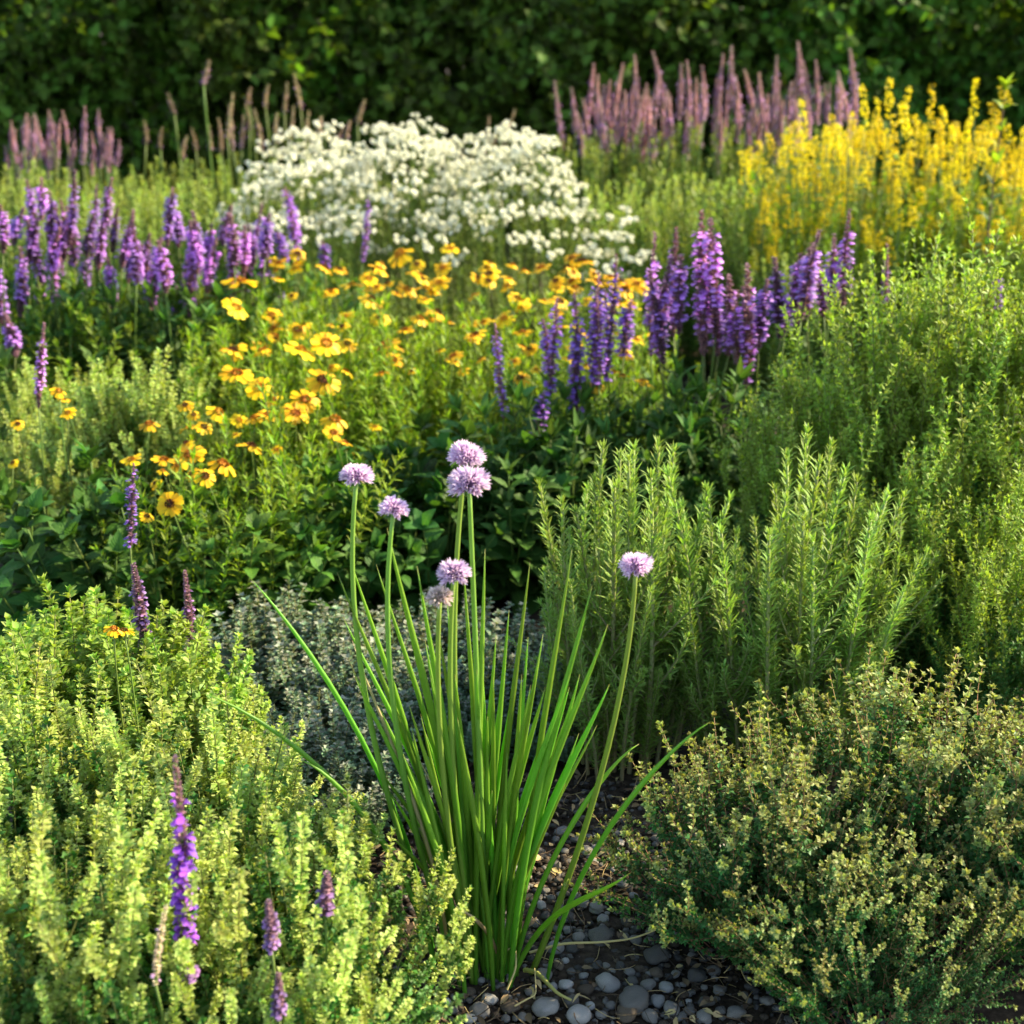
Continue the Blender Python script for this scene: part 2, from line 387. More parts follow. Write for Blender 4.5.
SM = {'grey': ('small mid grey pebble lying in the patch of pebbles by the chives', 'small grey pebbles'),
      'pale': ('small pale grey pebble lying in the patch of pebbles by the chives', 'small pale pebbles'),
      'brown': ('small brown pebble lying among the grey pebbles by the chives', 'small brown pebbles'),
      'dark': ('small blackish pebble lying among the grey pebbles by the chives', 'small dark pebbles')}
for x, y, w, k in [(382, 152, 42, 'pale'), (478, 182, 48, 'grey'), (617, 180, 36, 'grey'), (650, 190, 48, 'grey'), (360, 222, 30, 'pale'), (458, 215, 42, 'dark'),
                   (585, 220, 28, 'dark'), (440, 326, 56, 'pale'), (455, 283, 34, 'grey'), (493, 296, 38, 'pale'), (632, 341, 44, 'grey'), (687, 326, 52, 'grey'),
                   (740, 334, 52, 'pale'), (710, 289, 46, 'brown'), (640, 312, 44, 'grey'), (716, 375, 56, 'pale'), (757, 400, 62, 'grey'), (575, 386, 40, 'grey'),
                   (458, 378, 60, 'grey'), (180, 408, 70, 'grey'), (272, 394, 66, 'brown'), (258, 424, 34, 'grey'), (150, 428, 52, 'pale'), (692, 422, 62, 'grey'),
                   (855, 424, 56, 'grey'), (812, 402, 46, 'grey'), (862, 378, 60, 'dark'), (372, 298, 66, 'grey'), (830, 300, 62, 'dark'), (535, 266, 42, 'dark'),
                   (150, 345, 46, 'brown'), (532, 95, 54, 'grey'), (490, 80, 50, 'grey'), (577, 66, 40, 'grey'), (602, 268, 40, 'dark'), (420, 265, 40, 'brown'),
                   (560, 265, 30, 'grey'), (330, 345, 36, 'grey'), (310, 420, 40, 'grey'), (545, 415, 40, 'grey'), (770, 290, 40, 'grey'), (900, 340, 44, 'grey'), (420, 90, 36, 'grey'),
                   (450, 120, 40, 'dark'), (620, 130, 40, 'dark'), (670, 140, 36, 'brown'), (905, 400, 40, 'grey'), (100, 400, 40, 'grey'), (330, 180, 36, 'dark'), (660, 275, 36, 'brown')]:
    pebble(*c2(x, y), w / 3.012, k, SM[k][0], SM[k][1])
for _ in range(900):
    x, y = rng.uniform(440, 790), rng.uniform(835, 1030); g = G(x, y)
    w = rng.choice((8, 9, 10, 12, 14, 17)); s_ = w / FPX * 1.45
    if len(peb_taken) > 290: break
    if any((g.x - a) ** 2 + (g.y - b) ** 2 < (c + s_ * .42) ** 2 for a, b, c in peb_taken): continue
    k = rng.choice(('grey', 'grey', 'grey', 'pale', 'dark', 'brown')); pebble(x, y, w, k, SM[k][0], SM[k][1])
def gravel():
    mb = MB(); me0 = [np.array([v.co for v in m.vertices]) for m in (pebble_mesh('stone_grey', 91), pebble_mesh('stone_grey', 92))]
    import bmesh
    bm = bmesh.new(); bmesh.ops.create_icosphere(bm, subdivisions=1, radius=.5)
    base = np.array([v.co for v in bm.verts]); fs = [tuple(v.index for v in f.verts) for f in bm.faces]; bm.free()
    for _ in range(7500):
        x, y = rng.uniform(-.3, .4), rng.uniform(1.08, 1.62); s = rng.uniform(.003, .012)
        if any((x - a) ** 2 + (y - b) ** 2 < (c * .8) ** 2 for a, b, c in peb_taken): continue
        v = base * s * np.array((1, rng.uniform(.6, 1), rng.uniform(.45, .8))) * (1 + np.array([rng.uniform(-.12, .12) for _ in base])[:, None])
        a = rng.random() * 6.28; c, q = math.cos(a), math.sin(a)
        v = np.stack((v[:, 0] * c - v[:, 1] * q, v[:, 0] * q + v[:, 1] * c, v[:, 2]), 1) + (x, y, s * .2)
        mb.raw(v, fs, rng.choice(('stone_grey', 'stone_dark', 'stone_brown', 'soil', 'soil')), np.zeros((len(v), 3)))
    o = bpy.data.objects.new('gravel', mb.mesh('gravel')); COL.objects.link(o); tag(o, 'fine dark gravel between the pebbles', kind='stuff')
gravel()
def litter():
    mb = MB()
    for _ in range(1700):
        x, y = rng.uniform(-.3, .4), rng.uniform(1.08, 1.65); d = unit((rng.gauss(0, 1), rng.gauss(0, 1), rng.uniform(-.2, .35)))
        if rng.random() < .5: mb.leaf(pick(T_MD), np.array((x, y, rng.uniform(.003, .012))), d, UP + rnd3() * .6, rng.uniform(.006, .02), rng.uniform(.003, .008), rng.choice(('woody_stem', 'woody_stem', 'straw')))
        else:
            o = np.array((x, y, rng.uniform(.003, .014))); mb.tube(stem_path(o, d * (1, 1, .3), rng.uniform(.01, .05), 4, .8, 0, .15), rng.uniform(.0003, .0007), rng.choice(('woody_stem', 'straw', 'bark')), 3)
    o = bpy.data.objects.new('leaf_litter', mb.mesh('leaf_litter')); COL.objects.link(o); tag(o, 'dry crumbs of leaves and stalks on the soil between the pebbles', kind='stuff')
litter()
def strand(name, pts, rad, key, label):
    mb = MB(); q = [np.array(G(*c2(x, y))) + (0, 0, z) for x, y, z in pts]
    q = np.array(q); t = np.linspace(0, 1, len(q)); tt = np.linspace(0, 1, 24)
    pth = np.stack([np.interp(tt, t, q[:, i]) for i in range(3)], 1)
    for _ in range(3): pth[1:-1] = (pth[:-2] + pth[1:-1] * 2 + pth[2:]) / 4
    mb.tube(pth, np.linspace(rad, rad * .5, 24), key, 6)
    o = bpy.data.objects.new(name, mb.mesh(name)); COL.objects.link(o); tag(o, label, 'dry stem')
strand('dry_stem', [(330, 238, .008), (430, 238, .02), (540, 246, .024), (640, 230, .022), (755, 203, .03)], .0016, 'straw', 'long dry straw coloured stem lying across the pebbles towards the thyme')
strand('fallen_stalk', [(315, 300, .012), (350, 325, .02), (385, 372, .024), (415, 398, .022), (455, 412, .02)], .0026, 'green_straw', 'yellow green fallen stalk curving over the pale pebbles')
strand('dry_stem', [(262, 360, .012), (290, 340, .03), (288, 300, .04), (262, 292, .035), (240, 310, .012)], .0012, 'straw', 'looped thin straw on the pebbles beside the chive base')
strand('dry_stem', [(285, 430, .02), (320, 415, .022), (350, 400, .022), (345, 340, .03)], .001, 'straw', 'thin bent straw standing at the bottom edge among the pebbles')

# ================================================================== HEDGE
def hedge():
    root = thing('hedge', (0, 6.2, 0), 'tall dark green leafy hedge closing the garden at the back', 'hedge')
    for i in range(34):
        x = rng.uniform(-4.5, 4.5); p = stem_path((x, rng.uniform(.2, .5), 0), (rng.uniform(-.3, .3), rng.uniform(-.15, .15), 1), 2.2, 9, .6, .1, .12)
        part('branch', (lambda m: (m.tube(p, np.linspace(.022, .006, len(p)), 'bark', 6), m.mesh('branch'))[1])(MB()), root)
    # leafy sections, each reused along the run and again behind the front ones
    sec = []
    for v in range(4):
        mb = MB()
        for i in range(1250):
            x = rng.uniform(-.75, .75); z = rng.uniform(.0, 1.0) * 1.75
            bulge = .16 * math.sin(x * 2.3 + z * 1.7 + v) + .14 * math.sin(x * 5.1 - z * 3.3 + v * 2) + .09 * math.sin(x * 9 + z * 8)
            if z > 1.24 + .2 * math.sin(x * 3.1 + v) + .1 * math.sin(x * 7.7): continue
            y = -.05 - bulge + abs(rng.gauss(0, .2))
            o = np.array((x, y, z)); y -= .3 * (rng.random() < .12) * rng.random(); o[1] = y; d = unit((rng.gauss(0, .7), -.75 + rng.gauss(0, .35), rng.gauss(.25, .5)))
            pa = stem_path(o - d * .1, d, rng.uniform(.14, .3), 5, .4, -.2, .06); mb.tube(pa, .002, 'bark', 3)
            nl = rng.randint(8, 13); ph = rng.random() * 6.28
            for k in range(nl):
                p, dd = at_path(pa, (k + .5) / nl); a, b = perp(dd); ph += 2.4; an = R(rng.uniform(40, 80)); r2 = math.cos(ph) * a + math.sin(ph) * b
                ld = math.cos(an) * dd + math.sin(an) * r2; s = rng.uniform(.7, 1.35)
                mb.leaf(T_MD[rng.randrange(3)], p, ld, UP * .8 + np.array((0, -.4, 0)) + rnd3() * .5, .052 * s, .034 * s, 'hedge_leaf')
        sec.append(mb.mesh('hedge_foliage'))
    for row, (y, dz) in enumerate(((0, 1.0), (.45, 1.04), (.95, 1.08))):
        for k in range(8):
            part('foliage', sec[(k * 3 + row) % 4], root, Matrix.Translation((-4.2 + k * 1.2 + row * .4, y, 0)) @ Matrix.Rotation(math.pi * (row == 1), 4, 'Z') @ Matrix.Scale(dz, 4))
hedge()

# ================================================================== FLOWER HEAD PROTOTYPES
def spike(mb, L, rad, n, petal, calyx, pl, bare=.0, tipdark=.2, per=6, whorl=0.0, openf=.8):
    """salvia-like spike: rings of calyces, most with an open two-lipped flower; the tip still in bud"""
    pa = stem_path((0, 0, 0), UP, L, 8, .13, .1, .02); mb.tube(pa, np.linspace(.0022, .0009, 9), 'salvia_calyx' if calyx == 'salvia_calyx' else 'green_stem', 5)
    for k in range(n):
        t = (k + .5) / n; p, dd = at_path(pa, t); a, b = perp(dd)
        env = rad * (min(1, .65 + t * 2.5)) * (1 - max(0, t - .55) / .45 * .5)
        for q in range(per):
            if whorl and rng.random() < whorl: continue
            f = k * .9 + q * 6.283 / per + rng.uniform(-.3, .3); r2 = math.cos(f) * a + math.sin(f) * b
            p1 = p + dd * rng.uniform(-.4, .4) * L / n
            an = R(rng.uniform(50, 75)); d = math.cos(an) * dd + math.sin(an) * r2; up = math.sin(an) * dd - math.cos(an) * r2
            cl = env * .62
            for s in (-1, 1): mb.leaf(T_TP[rng.randrange(3)], p1, d + s * .25 * np.cross(d, up), up * s, cl, cl * .75, calyx)
            if t < 1 - tipdark * rng.uniform(.6, 1.4) and t >= bare * rng.uniform(.7, 1.3) and rng.random() < openf:
                o2 = p1 + d * cl * .6; s2 = rng.uniform(.75, 1.25) * pl
                mb.leaf(T_PT[0], o2, d + dd * .35, up, s2 * .9, s2 * .6, petal)             # hood
                mb.leaf(T_PT[1], o2, d - dd * .25 + rnd3() * .15, up, s2 * 1.1, s2 * .85, petal)   # lip
                if rng.random() < .6: mb.leaf(T_PT[1], o2, d + rnd3() * .6, up, s2 * .8, s2 * .55, petal)
def sp(L, rad, n, petal, calyx, pl, **k): return lambda mb: spike(mb, L, rad, n, petal, calyx, pl, **k)
SP_VIOLET = []
for i_ in range(8):
    SP_VIOLET += protos(1, sp(.2, rng.uniform(.014, .018), rng.randint(19, 28), 'salvia_petal', 'salvia_calyx', rng.uniform(.0078, .0098), tipdark=rng.uniform(.1, .35), openf=rng.uniform(.5, .85), per=rng.choice((6, 7)), bare=rng.choice((0, .05, .12, .2)), whorl=rng.uniform(.03, .15)), 'spike_violet')
SP_DEEP = protos(3, sp(.2, .0135, 20, 'deep_petal', 'salvia_calyx', .0082, tipdark=.14, whorl=.12, openf=.7), 'spike_deep')
SP_MAUVE = protos(3, sp(.2, .011, 34, 'mauve_petal', 'mauve_calyx', .006, tipdark=.35, openf=.2), 'spike_mauve')
SP_BEIGE = protos(3, sp(.2, .012, 20, 'mauve_petal', 'beige_calyx', .006, tipdark=.3, whorl=.25, openf=.15), 'spike_beige')
SP_FADED = protos(2, sp(.1, .0145, 22, 'faded_petal', 'faded_calyx', .0062, tipdark=.3, openf=.3, per=7), 'spike_faded')
SP_FRONT = protos(1, sp(.16, .0125, 32, 'front_petal', 'faded_calyx', .0082, tipdark=.38, openf=.7, per=8, whorl=.1), 'spike_front')

def yellow_spike(mb):
    L = .2; pa = stem_path((0, 0, 0), UP, L, 7, .15, .1, .02); mb.tube(pa, np.linspace(.002, .001, 8), 'green_stem', 4)
    for k in range(20):
        t = (k + .5) / 20; p, dd = at_path(pa, t); a, b = perp(dd)
        for q in range(4):
            if rng.random() < .57: continue
            f = k * 1.1 + q * 1.57; r2 = math.cos(f) * a + math.sin(f) * b; c = p + r2 * .013 * (1.15 - .75 * t) + rnd3() * .002
            for j in range(5):
                d = unit(r2 + rnd3() * .9); mb.leaf(T_PT[1], c, d, r2 + rnd3() * .4, .0085, .007, 'yellow_petal')
SP_YELLOW = protos(4, yellow_spike, 'spike_yellow')

def daisy(mb, cent, npet=12, droop=.15):
    mb.tube([(0, 0, -.006), (0, 0, 0)], [.0016, .0032], 'green_stem', 6)
    n = 7
    for i in range(n):           # dome of disc florets
        th = i / (n - 1)
        for q in range(max(1, int(11 * th))):
            f = q * 6.283 / max(1, int(11 * th)) + i * .4; rr = .0072 * math.sin(th * 1.45); z = .0052 * math.cos(th * 1.45)
            c = np.array((rr * math.cos(f), rr * math.sin(f), z)); d = unit(c + (0, 0, .004))
            mb.leaf(T_TP[0], c * .8, d, rnd3(), .0030, .0032, cent); mb.leaf(T_TP[1], c * .8, d, rnd3(), .0030, .0032, cent)
    mb.leaf(T_SM[0], np.array((-.006, 0, .001)), np.array((1., 0, 0)), UP, .012, .012, cent)
    for i in range(npet):
        f = i * 6.283 / npet + rng.uniform(-.15, .15); e = -droop + rng.uniform(-.16, .16); d = np.array((math.cos(f) * math.cos(e), math.sin(f) * math.cos(e), math.sin(e)))
        s = rng.uniform(.85, 1.1); o = np.array((math.cos(f) * .005, math.sin(f) * .005, .0015))
        mb.leaf(pick(T_DP), o, d, UP + rnd3() * .15, .0165 * s, .0085 * s, 'daisy_petal')
    for i in range(8):
        f = i * .785; mb.leaf(T_TP[2], np.array((0, 0, -.003)), np.array((math.cos(f), math.sin(f), .1)), UP, .009, .004, 'green_stem')
DAISY = protos(3, lambda m: daisy(m, 'daisy_disc', 12, .12), 'daisy') + protos(2, lambda m: daisy(m, 'dark_disc', 11, .35), 'daisy') + protos(1, lambda m: daisy(m, 'daisy_disc', 10, .55), 'daisy')
FACING = protos(1, lambda m: daisy(m, 'dark_disc', 14, .05), 'daisy')

def white_cluster(mb, nb=7, S=.03):
    for k in range(nb):
        e = unit((rng.gauss(0, 1), rng.gauss(0, 1), abs(rng.gauss(.5, .6)))); c = e * S * rng.uniform(.35, 1) * (1, 1, .7) + np.array((0, 0, .01))
        mb.tube(np.array([(0, 0, -.025), c * .6, c]), .0006, 'green_stem', 3)
        for j in range(16):
            d = unit(rnd3() + UP * .3); mb.leaf(T_PT[1], c + d * .0012, d, rnd3(), .0084, .0078, 'white_petal')
WHITE = protos(5, lambda m: white_cluster(m, rng.randint(7, 11), .058), 'white_cluster')

def chive_head(mb, petal, S=.0185, n=52, flat=.75):
    for i in range(n):
        z = 1 - (i + .5) / n * 1.25; ph = i * 2.39996; rr = math.sqrt(max(0, 1 - z * z))
        d = unit((rr * math.cos(ph), rr * math.sin(ph), z * flat + .05)); d = unit(d + rnd3() * .08)
        s = rng.uniform(.85, 1.12) * S * (1 - .28 * max(0, d[2])); c0 = d * s * .35; a, b = perp(d)
        mb.tube(np.array([d * .001, c0]), .0005, petal, 3)
        for j in range(6):
            f = j * 1.047 + rng.random() * .3; r2 = math.cos(f) * a + math.sin(f) * b; an = R(rng.uniform(16, 30))
            mb.leaf(T_TP[j % 2], c0, math.cos(an) * d + math.sin(an) * r2, math.sin(an) * d - math.cos(an) * r2, s * .66, s * .21, petal)
    for j in range(3):
        f = j * 2.1; mb.leaf(T_MD[0], np.array((0, 0, -.001)), np.array((math.cos(f), math.sin(f), -.25)), UP, S * .55, S * .4, 'chive_dry')
CHIVE_HEAD = protos(3, lambda m: chive_head(m, 'chive_petal'), 'chive_head')
CHIVE_BUD = protos(1, lambda m: chive_head(m, 'chive_bud', .0145, 40, .8), 'chive_bud_head')

# ================================================================== LEAFY STEM PROTOTYPES
def oregano(leaf, bract, stem='oregano_stem', L=.30, big=1.0, flower=.5, nb=22):
    def f(mb):
        pa = stem_path((0, 0, 0), UP, L, 9, .25, .15, .03)
        shoot(mb, None, None, L, stem, .0014, 14, .022 * big, .0135 * big, T_SM, lambda t: leaf if t < flower + rng.uniform(-.1, .1) else leaf if rng.random() < .4 else bract, path=pa, axil=1, axL=.5, prof=lambda t: 1 - .62 * t, a0=75, a1=45, t0=.15)
        def buds(pa_, n, t0, w):
            for k in range(n):
                t = t0 + (1 - t0) * (k + .5) / n; p, dd = at_path(pa_, t); a, b = perp(dd)
                for q in range(7):
                    fz = rng.random() * 6.28; r2 = math.cos(fz) * a + math.sin(fz) * b; an = R(rng.uniform(20, 75)); s = rng.uniform(.7, 1.3) * w * (1.1 - .4 * t)
                    mb.leaf(pick(T_SM), p + r2 * .002, math.cos(an) * dd + math.sin(an) * r2, math.sin(an) * dd - math.cos(an) * r2, s, s * .72, bract)
        buds(pa, nb, flower, .0085 * big)
        for k in range(4):
            t = rng.uniform(.3, .75); p, dd = at_path(pa, t); r2 = unit(np.cross(dd, rnd3()))
            pb_ = stem_path(p, dd + r2 * .7, L * rng.uniform(.16, .28), 5, .2, .7, .03)
            shoot(mb, None, None, 0, stem, .0009, 6, .012 * big, .0078 * big, T_SM, lambda t: leaf if t < .4 else bract, path=pb_, axil=1, axL=.6, sides=3, tuft=4)
            buds(pb_, 8, .5, .0075 * big)
    return f
OREG = protos(7, oregano('oregano_leaf', 'oregano_bract'), 'oregano_stem')
OREGW = protos(5, oregano('oregano_leaf', 'oregano_bract', flower=.32, nb=30), 'oregano_stem')
MARJ = protos(6, oregano('marjoram_leaf', 'marjoram_bract', L=.28, big=1.5, flower=.78, nb=6), 'marjoram_stem')
OREGL = protos(5, oregano('oregano_leaf', 'oregano_leaf', L=.26, big=1.05, flower=.85, nb=3), 'oregano_leafy')
PALE = protos(5, oregano('back_leaf', 'oregano_bract', L=.34, big=1.1, flower=.5), 'pale_stem')

def grey_thyme(mb):
    L = .13
    for j in range(3):
        d = UP + rnd3() * (.0 if j == 0 else .35)
        shoot(mb, (0, 0, 0), d, L * (1 if j == 0 else rng.uniform(.65, .9)), 'oregano_stem', .0007, 22, .0076, .0048, T_SM, lambda t: 'greythyme_leaf' if t < .72 or rng.random() < .55 else 'greythyme_bud', axil=2, axL=.75, a0=75, a1=35, t0=.15, sides=3, rise=.3, prof=lambda t: 1.05 - .3 * t)
GTHY = protos(6, grey_thyme, 'grey_thyme_sprig')

def rosemary(mb):
    L = .42
    pa = stem_path((0, 0, 0), UP, L, 10, .10, .1, .012)
    pr = lambda t: .95 if t < .8 else .95 - (t - .8) * 1.5
    shoot(mb, None, None, L, 'rosemary_stem', .0030, 72, .0225, .0026, T_LN, lambda t: 'rosemary_leaf', per=3, a0=44, a1=24, t0=.08, path=pa, prof=pr, tuft=7, spiral=1.0, axil=1, axL=.55)
    for k in range(4):
        t = rng.uniform(.2, .6); p, dd = at_path(pa, t); r2 = unit(np.cross(dd, rnd3()))
        pb_ = stem_path(p, dd + r2 * .6, L * rng.uniform(.14, .28), 5, .2, .6, .02)
        shoot(mb, None, None, 0, 'rosemary_stem', .0014, 16, .019, .0024, T_LN, lambda t: 'rosemary_leaf', per=3, a0=55, a1=24, path=pb_, prof=lambda t: 1 - .3 * t, tuft=5, spiral=1.0, sides=4)
ROSE = protos(8, rosemary, 'rosemary_sprig')

def thyme(mb):
    L = .25
    pa = stem_path((0, 0, 0), UP, L, 10, .35, .2, .045)
    kind = lambda t: 'thyme_leaf' if t < .84 + rng.uniform(-.12, .12) else 'thyme_tip'
    shoot(mb, None, None, L, 'thyme_stem', .0009, 24, .0086, .0056, T_SM, kind, path=pa, axil=3, axL=.8, a0=75, a1=45, t0=.12, prof=lambda t: .95 - .2 * t + .15 * math.sin(t * 40))
    for k in range(10):
        t = rng.uniform(.12, .85); p, dd = at_path(pa, t); r2 = unit(np.cross(dd, rnd3()))
        pb_ = stem_path(p, dd * .8 + r2 * .7, L * rng.uniform(.1, .24), 5, .3, .6, .04)
        shoot(mb, None, None, 0, 'thyme_stem', .0006, 7, .0080, .0052, T_SM, (lambda tt: lambda t: 'thyme_leaf' if tt + t * .35 < .90 else 'thyme_tip')(t), path=pb_, axil=2, axL=.75, sides=3, prof=lambda t: 1 - .2 * t)
THYM = protos(7, thyme, 'thyme_stem')

def savory(mb):
    L = .5
    pa = stem_path((0, 0, 0), UP, L, 10, .2, .12, .025)
    kind = lambda t: 'savory_leaf' if t < .58 + rng.uniform(-.15, .15) else 'savory_tip'
    shoot(mb, None, None, L, 'savory_stem', .0016, 40, .0205, .0066, T_MD, kind, path=pa, axil=3, axL=.65, a0=62, a1=28, t0=.06, prof=lambda t: 1.0 - .42 * t)
    for k in range(11):
        t = rng.uniform(.15, .88); p, dd = at_path(pa, t); r2 = unit(np.cross(dd, rnd3()))
        pb_ = stem_path(p, dd + r2 * .55, L * rng.uniform(.1, .22), 5, .2, .5, .03)
        shoot(mb, None, None, 0, 'savory_stem', .0009, 11, .0165, .0054, T_MD, (lambda tt: lambda t: 'savory_leaf' if tt + t * .3 < .62 else 'savory_tip')(t), path=pb_, axil=1, axL=.6, a0=60, a1=30, sides=3, prof=lambda t: 1 - .4 * t)
SAVO = protos(7, savory, 'savory_stem')

def broad(leaf, tp, L, ll, lw, n, axil=1):
    return lambda mb: shoot(mb, (0, 0, 0), UP, L, 'green_stem', .0024, n, ll, lw, tp, lambda t: leaf, bend=.25, rise=.1, a0=82, a1=45, t0=.12, axil=axil, axL=.4, prof=lambda t: 1.1 - .55 * t)
BROAD = protos(5, broad('broad_leaf', T_BR, .26, .085, .045, 7), 'broad_leaf_stem')
DAISYL = protos(5, broad('daisy_leaf', T_BR, .26, .075, .034, 7), 'daisy_leaf_stem')
SALVL = protos(5, broad('salvia_leaf', T_MD, .3, .075, .022, 9), 'salvia_leaf_stem')
LIME = protos(6, lambda mb: shoot(mb, (0, 0, 0), UP, .34, 'green_stem', .0014, 24, .04, .0075, T_MD, lambda t: 'daisy_leaf' if t < .45 + rng.uniform(-.2, .2) else 'lime_leaf', bend=.25, a0=65, a1=30, t0=.1, axil=2, axL=.6), 'lime_stem')
BACKG = protos(6, lambda mb: shoot(mb, (0, 0, 0), UP, .5, 'green_stem', .002, 34, .04, .008, T_MD, lambda t: 'back_leaf' if t < .7 + rng.uniform(-.2, .2) else 'back_tip', bend=.2, a0=60, a1=25, t0=.05, axil=2, axL=.65, sides=4), 'back_stem')
FEATH = protos(5, lambda mb: shoot(mb, (0, 0, 0), UP, .5, 'green_stem', .002, 30, .05, .007, T_MD, lambda t: 'white_leaf', bend=.2, a0=60, a1=25, t0=.05, axil=2, axL=.6, sides=4), 'white_leaf_stem')

# ------------------------------------------------------------------ flower stems placed one by one
def flower_stem(root, top_w, base_w, head, headname, hscale, tilt=None, key='green_stem', rad=.0018, leaves=3, leafmat='daisy_leaf', leafL=.03, spikelen=None, protoL=.2, zscale=None, tp=None, bow=.06):
    """a stem (mesh of its own) from the ground to the flower, which is its child"""
    rl = Vector(root.location); a = np.array(base_w - rl); b = np.array(top_w - rl)
    mid = (a + b) / 2 + np.array((rng.uniform(-bow, bow), rng.uniform(-bow, bow), .02)) * np.linalg.norm(b - a)
    t = np.linspace(0, 1, 9)[:, None]; pa = (1 - t) ** 2 * a + 2 * t * (1 - t) * mid + t * t * b
    mb = MB(); mb.tube(pa, np.linspace(rad, rad * .65, 9), key, 5)
    for k in range(leaves):
        tt = rng.uniform(.25, .88); p, dd = at_path(pa, tt); r2 = unit(np.cross(dd, rnd3())); an = R(rng.uniform(35, 70)); s = rng.uniform(.6, 1.1) * (1.2 - .6 * tt)
        mb.leaf(pick(tp or T_MD), p, math.cos(an) * dd + math.sin(an) * r2, math.sin(an) * dd - math.cos(an) * r2, leafL * s, leafL * .3 * s, leafmat)
    st = part('flower_stem', mb.mesh('flower_stem'), root)
    d = Vector(pa[-1] - pa[-2]).normalized() if tilt is None else Vector(tilt).normalized()
    rot = d.to_track_quat('Z', 'Y').to_matrix().to_4x4()
    if spikelen: S = Matrix.Diagonal((hscale, hscale, spikelen / protoL, 1))
    else: S = Matrix.Diagonal((hscale, hscale, hscale, 1))
    part(headname, head, st, Matrix.Translation(Vector(pa[-1])) @ rot @ Matrix.Rotation(rng.random() * 6.28, 4, 'Z') @ S)
    return st
def spikes(root, lst, pr, Y, yj=.12, hs=1.0, rad=.002, lean=.05, protoL=.2, leafmat='salvia_leaf', leaves=3, leafL=.04, bz=None):
    """lst: (px, top row, bottom row[, Y[, width]]) of every spike as seen in the photo"""
    for it in lst:
        px, r0, r1 = it[:3]; y = it[3] if len(it) > 3 and it[3] else Y + rng.uniform(-yj, yj); w = it[4] if len(it) > 4 else 1
        top, bot = P(px, r0, y), P(px + rng.uniform(-2, 2), r1, y)
        base = Vector((bot.x + rng.uniform(-lean, lean), bot.y + rng.uniform(-.04, .04), 0)) if bz is None else Vector(bz)
        flower_stem(root, bot, base, pick(pr), 'flower_spike', hs * w * rng.uniform(.9, 1.1), tilt=(top - bot) + Vector((rng.gauss(0, .05), rng.uniform(-.12, .12), 0)) * (top - bot).length, rad=rad, leaves=leaves, leafmat=leafmat, leafL=leafL, spikelen=(top - bot).length, protoL=protoL)

# ================================================================== BACK OF THE GARDEN
def ground_xy(px, Y): p = P(px, 300, Y); return Vector((p.x, Y, 0))
# mauve salvias, back right
mv = [(562, 80, 150), (590, 62, 120), (598, 75, 130), (613, 63, 120), (622, 90, 140), (639, 54, 120), (648, 83, 140), (656, 72, 120), (663, 50, 110), (678, 63, 120), (687, 60, 120),
      (695, 78, 130), (706, 65, 120), (718, 53, 115), (725, 85, 140), (732, 45, 110), (739, 75, 130), (747, 95, 150), (754, 68, 120), (763, 72, 125), (773, 55, 115), (783, 90, 140), (794, 72, 130), (802, 40, 100),
      (811, 60, 120), (818, 60, 125), (828, 83, 130), (841, 70, 130), (848, 75, 125), (853, 48, 110), (605, 95, 150), (632, 95, 150), (670, 92, 150), (700, 98, 155), (715, 100, 150), (762, 108, 160), (775, 115, 165), (748, 110, 165), (685, 110, 160), (655, 108, 160), (808, 95, 140), (795, 100, 150)]
for _ in range(48):
    x = rng.uniform(572, 862); t_ = rng.uniform(78, 118); mv.append((x, t_, t_ + rng.uniform(35, 60)))
for (x0, x1), lab in (((550, 660), 'tall dusty pink salvia at the back with spikes spreading left beside the white flowers'), ((660, 745), 'tall dusty pink salvia at the back with a dense middle row of spikes'), ((745, 870), 'tall dusty pink salvia at the back rising behind the yellow flower spikes')):
    r_ = thing('salvia_plant', ground_xy((x0 + x1) / 2, 4.5), lab, 'salvia', 'dusty pink salvias at the back')
    spikes(r_, [s for s in mv if x0 <= s[0] < x1], SP_MAUVE, 4.5, .18, 1.5, rad=.0025, leafmat='back_leaf')
    bush(r_, 'leafy_stem', BACKG, .5, 60, .24, .3, .57, dome=.12, lean=18, basef=.7, jit=.1)
# pale green mounds in front of the mauve salvias
for px, Y, rx, H, lab in ((625, 4.0, .24, .46, 'fine leaved pale green mound right of the white flowers, under the dusty pink spikes'), (710, 3.9, .24, .47, 'fine leaved yellow green mound below the middle dusty pink salvia'), (780, 3.6, .22, .38, 'green mound of upright stems between the purple salvias and the yellow spikes')):
    r_ = thing('leafy_plant', ground_xy(px, Y), lab, 'plant', 'green mounds at the back')
    bush(r_, 'leafy_stem', BACKG, .5, 75, rx, .26, H, dome=.12, lean=20, basef=.75, jit=.13)
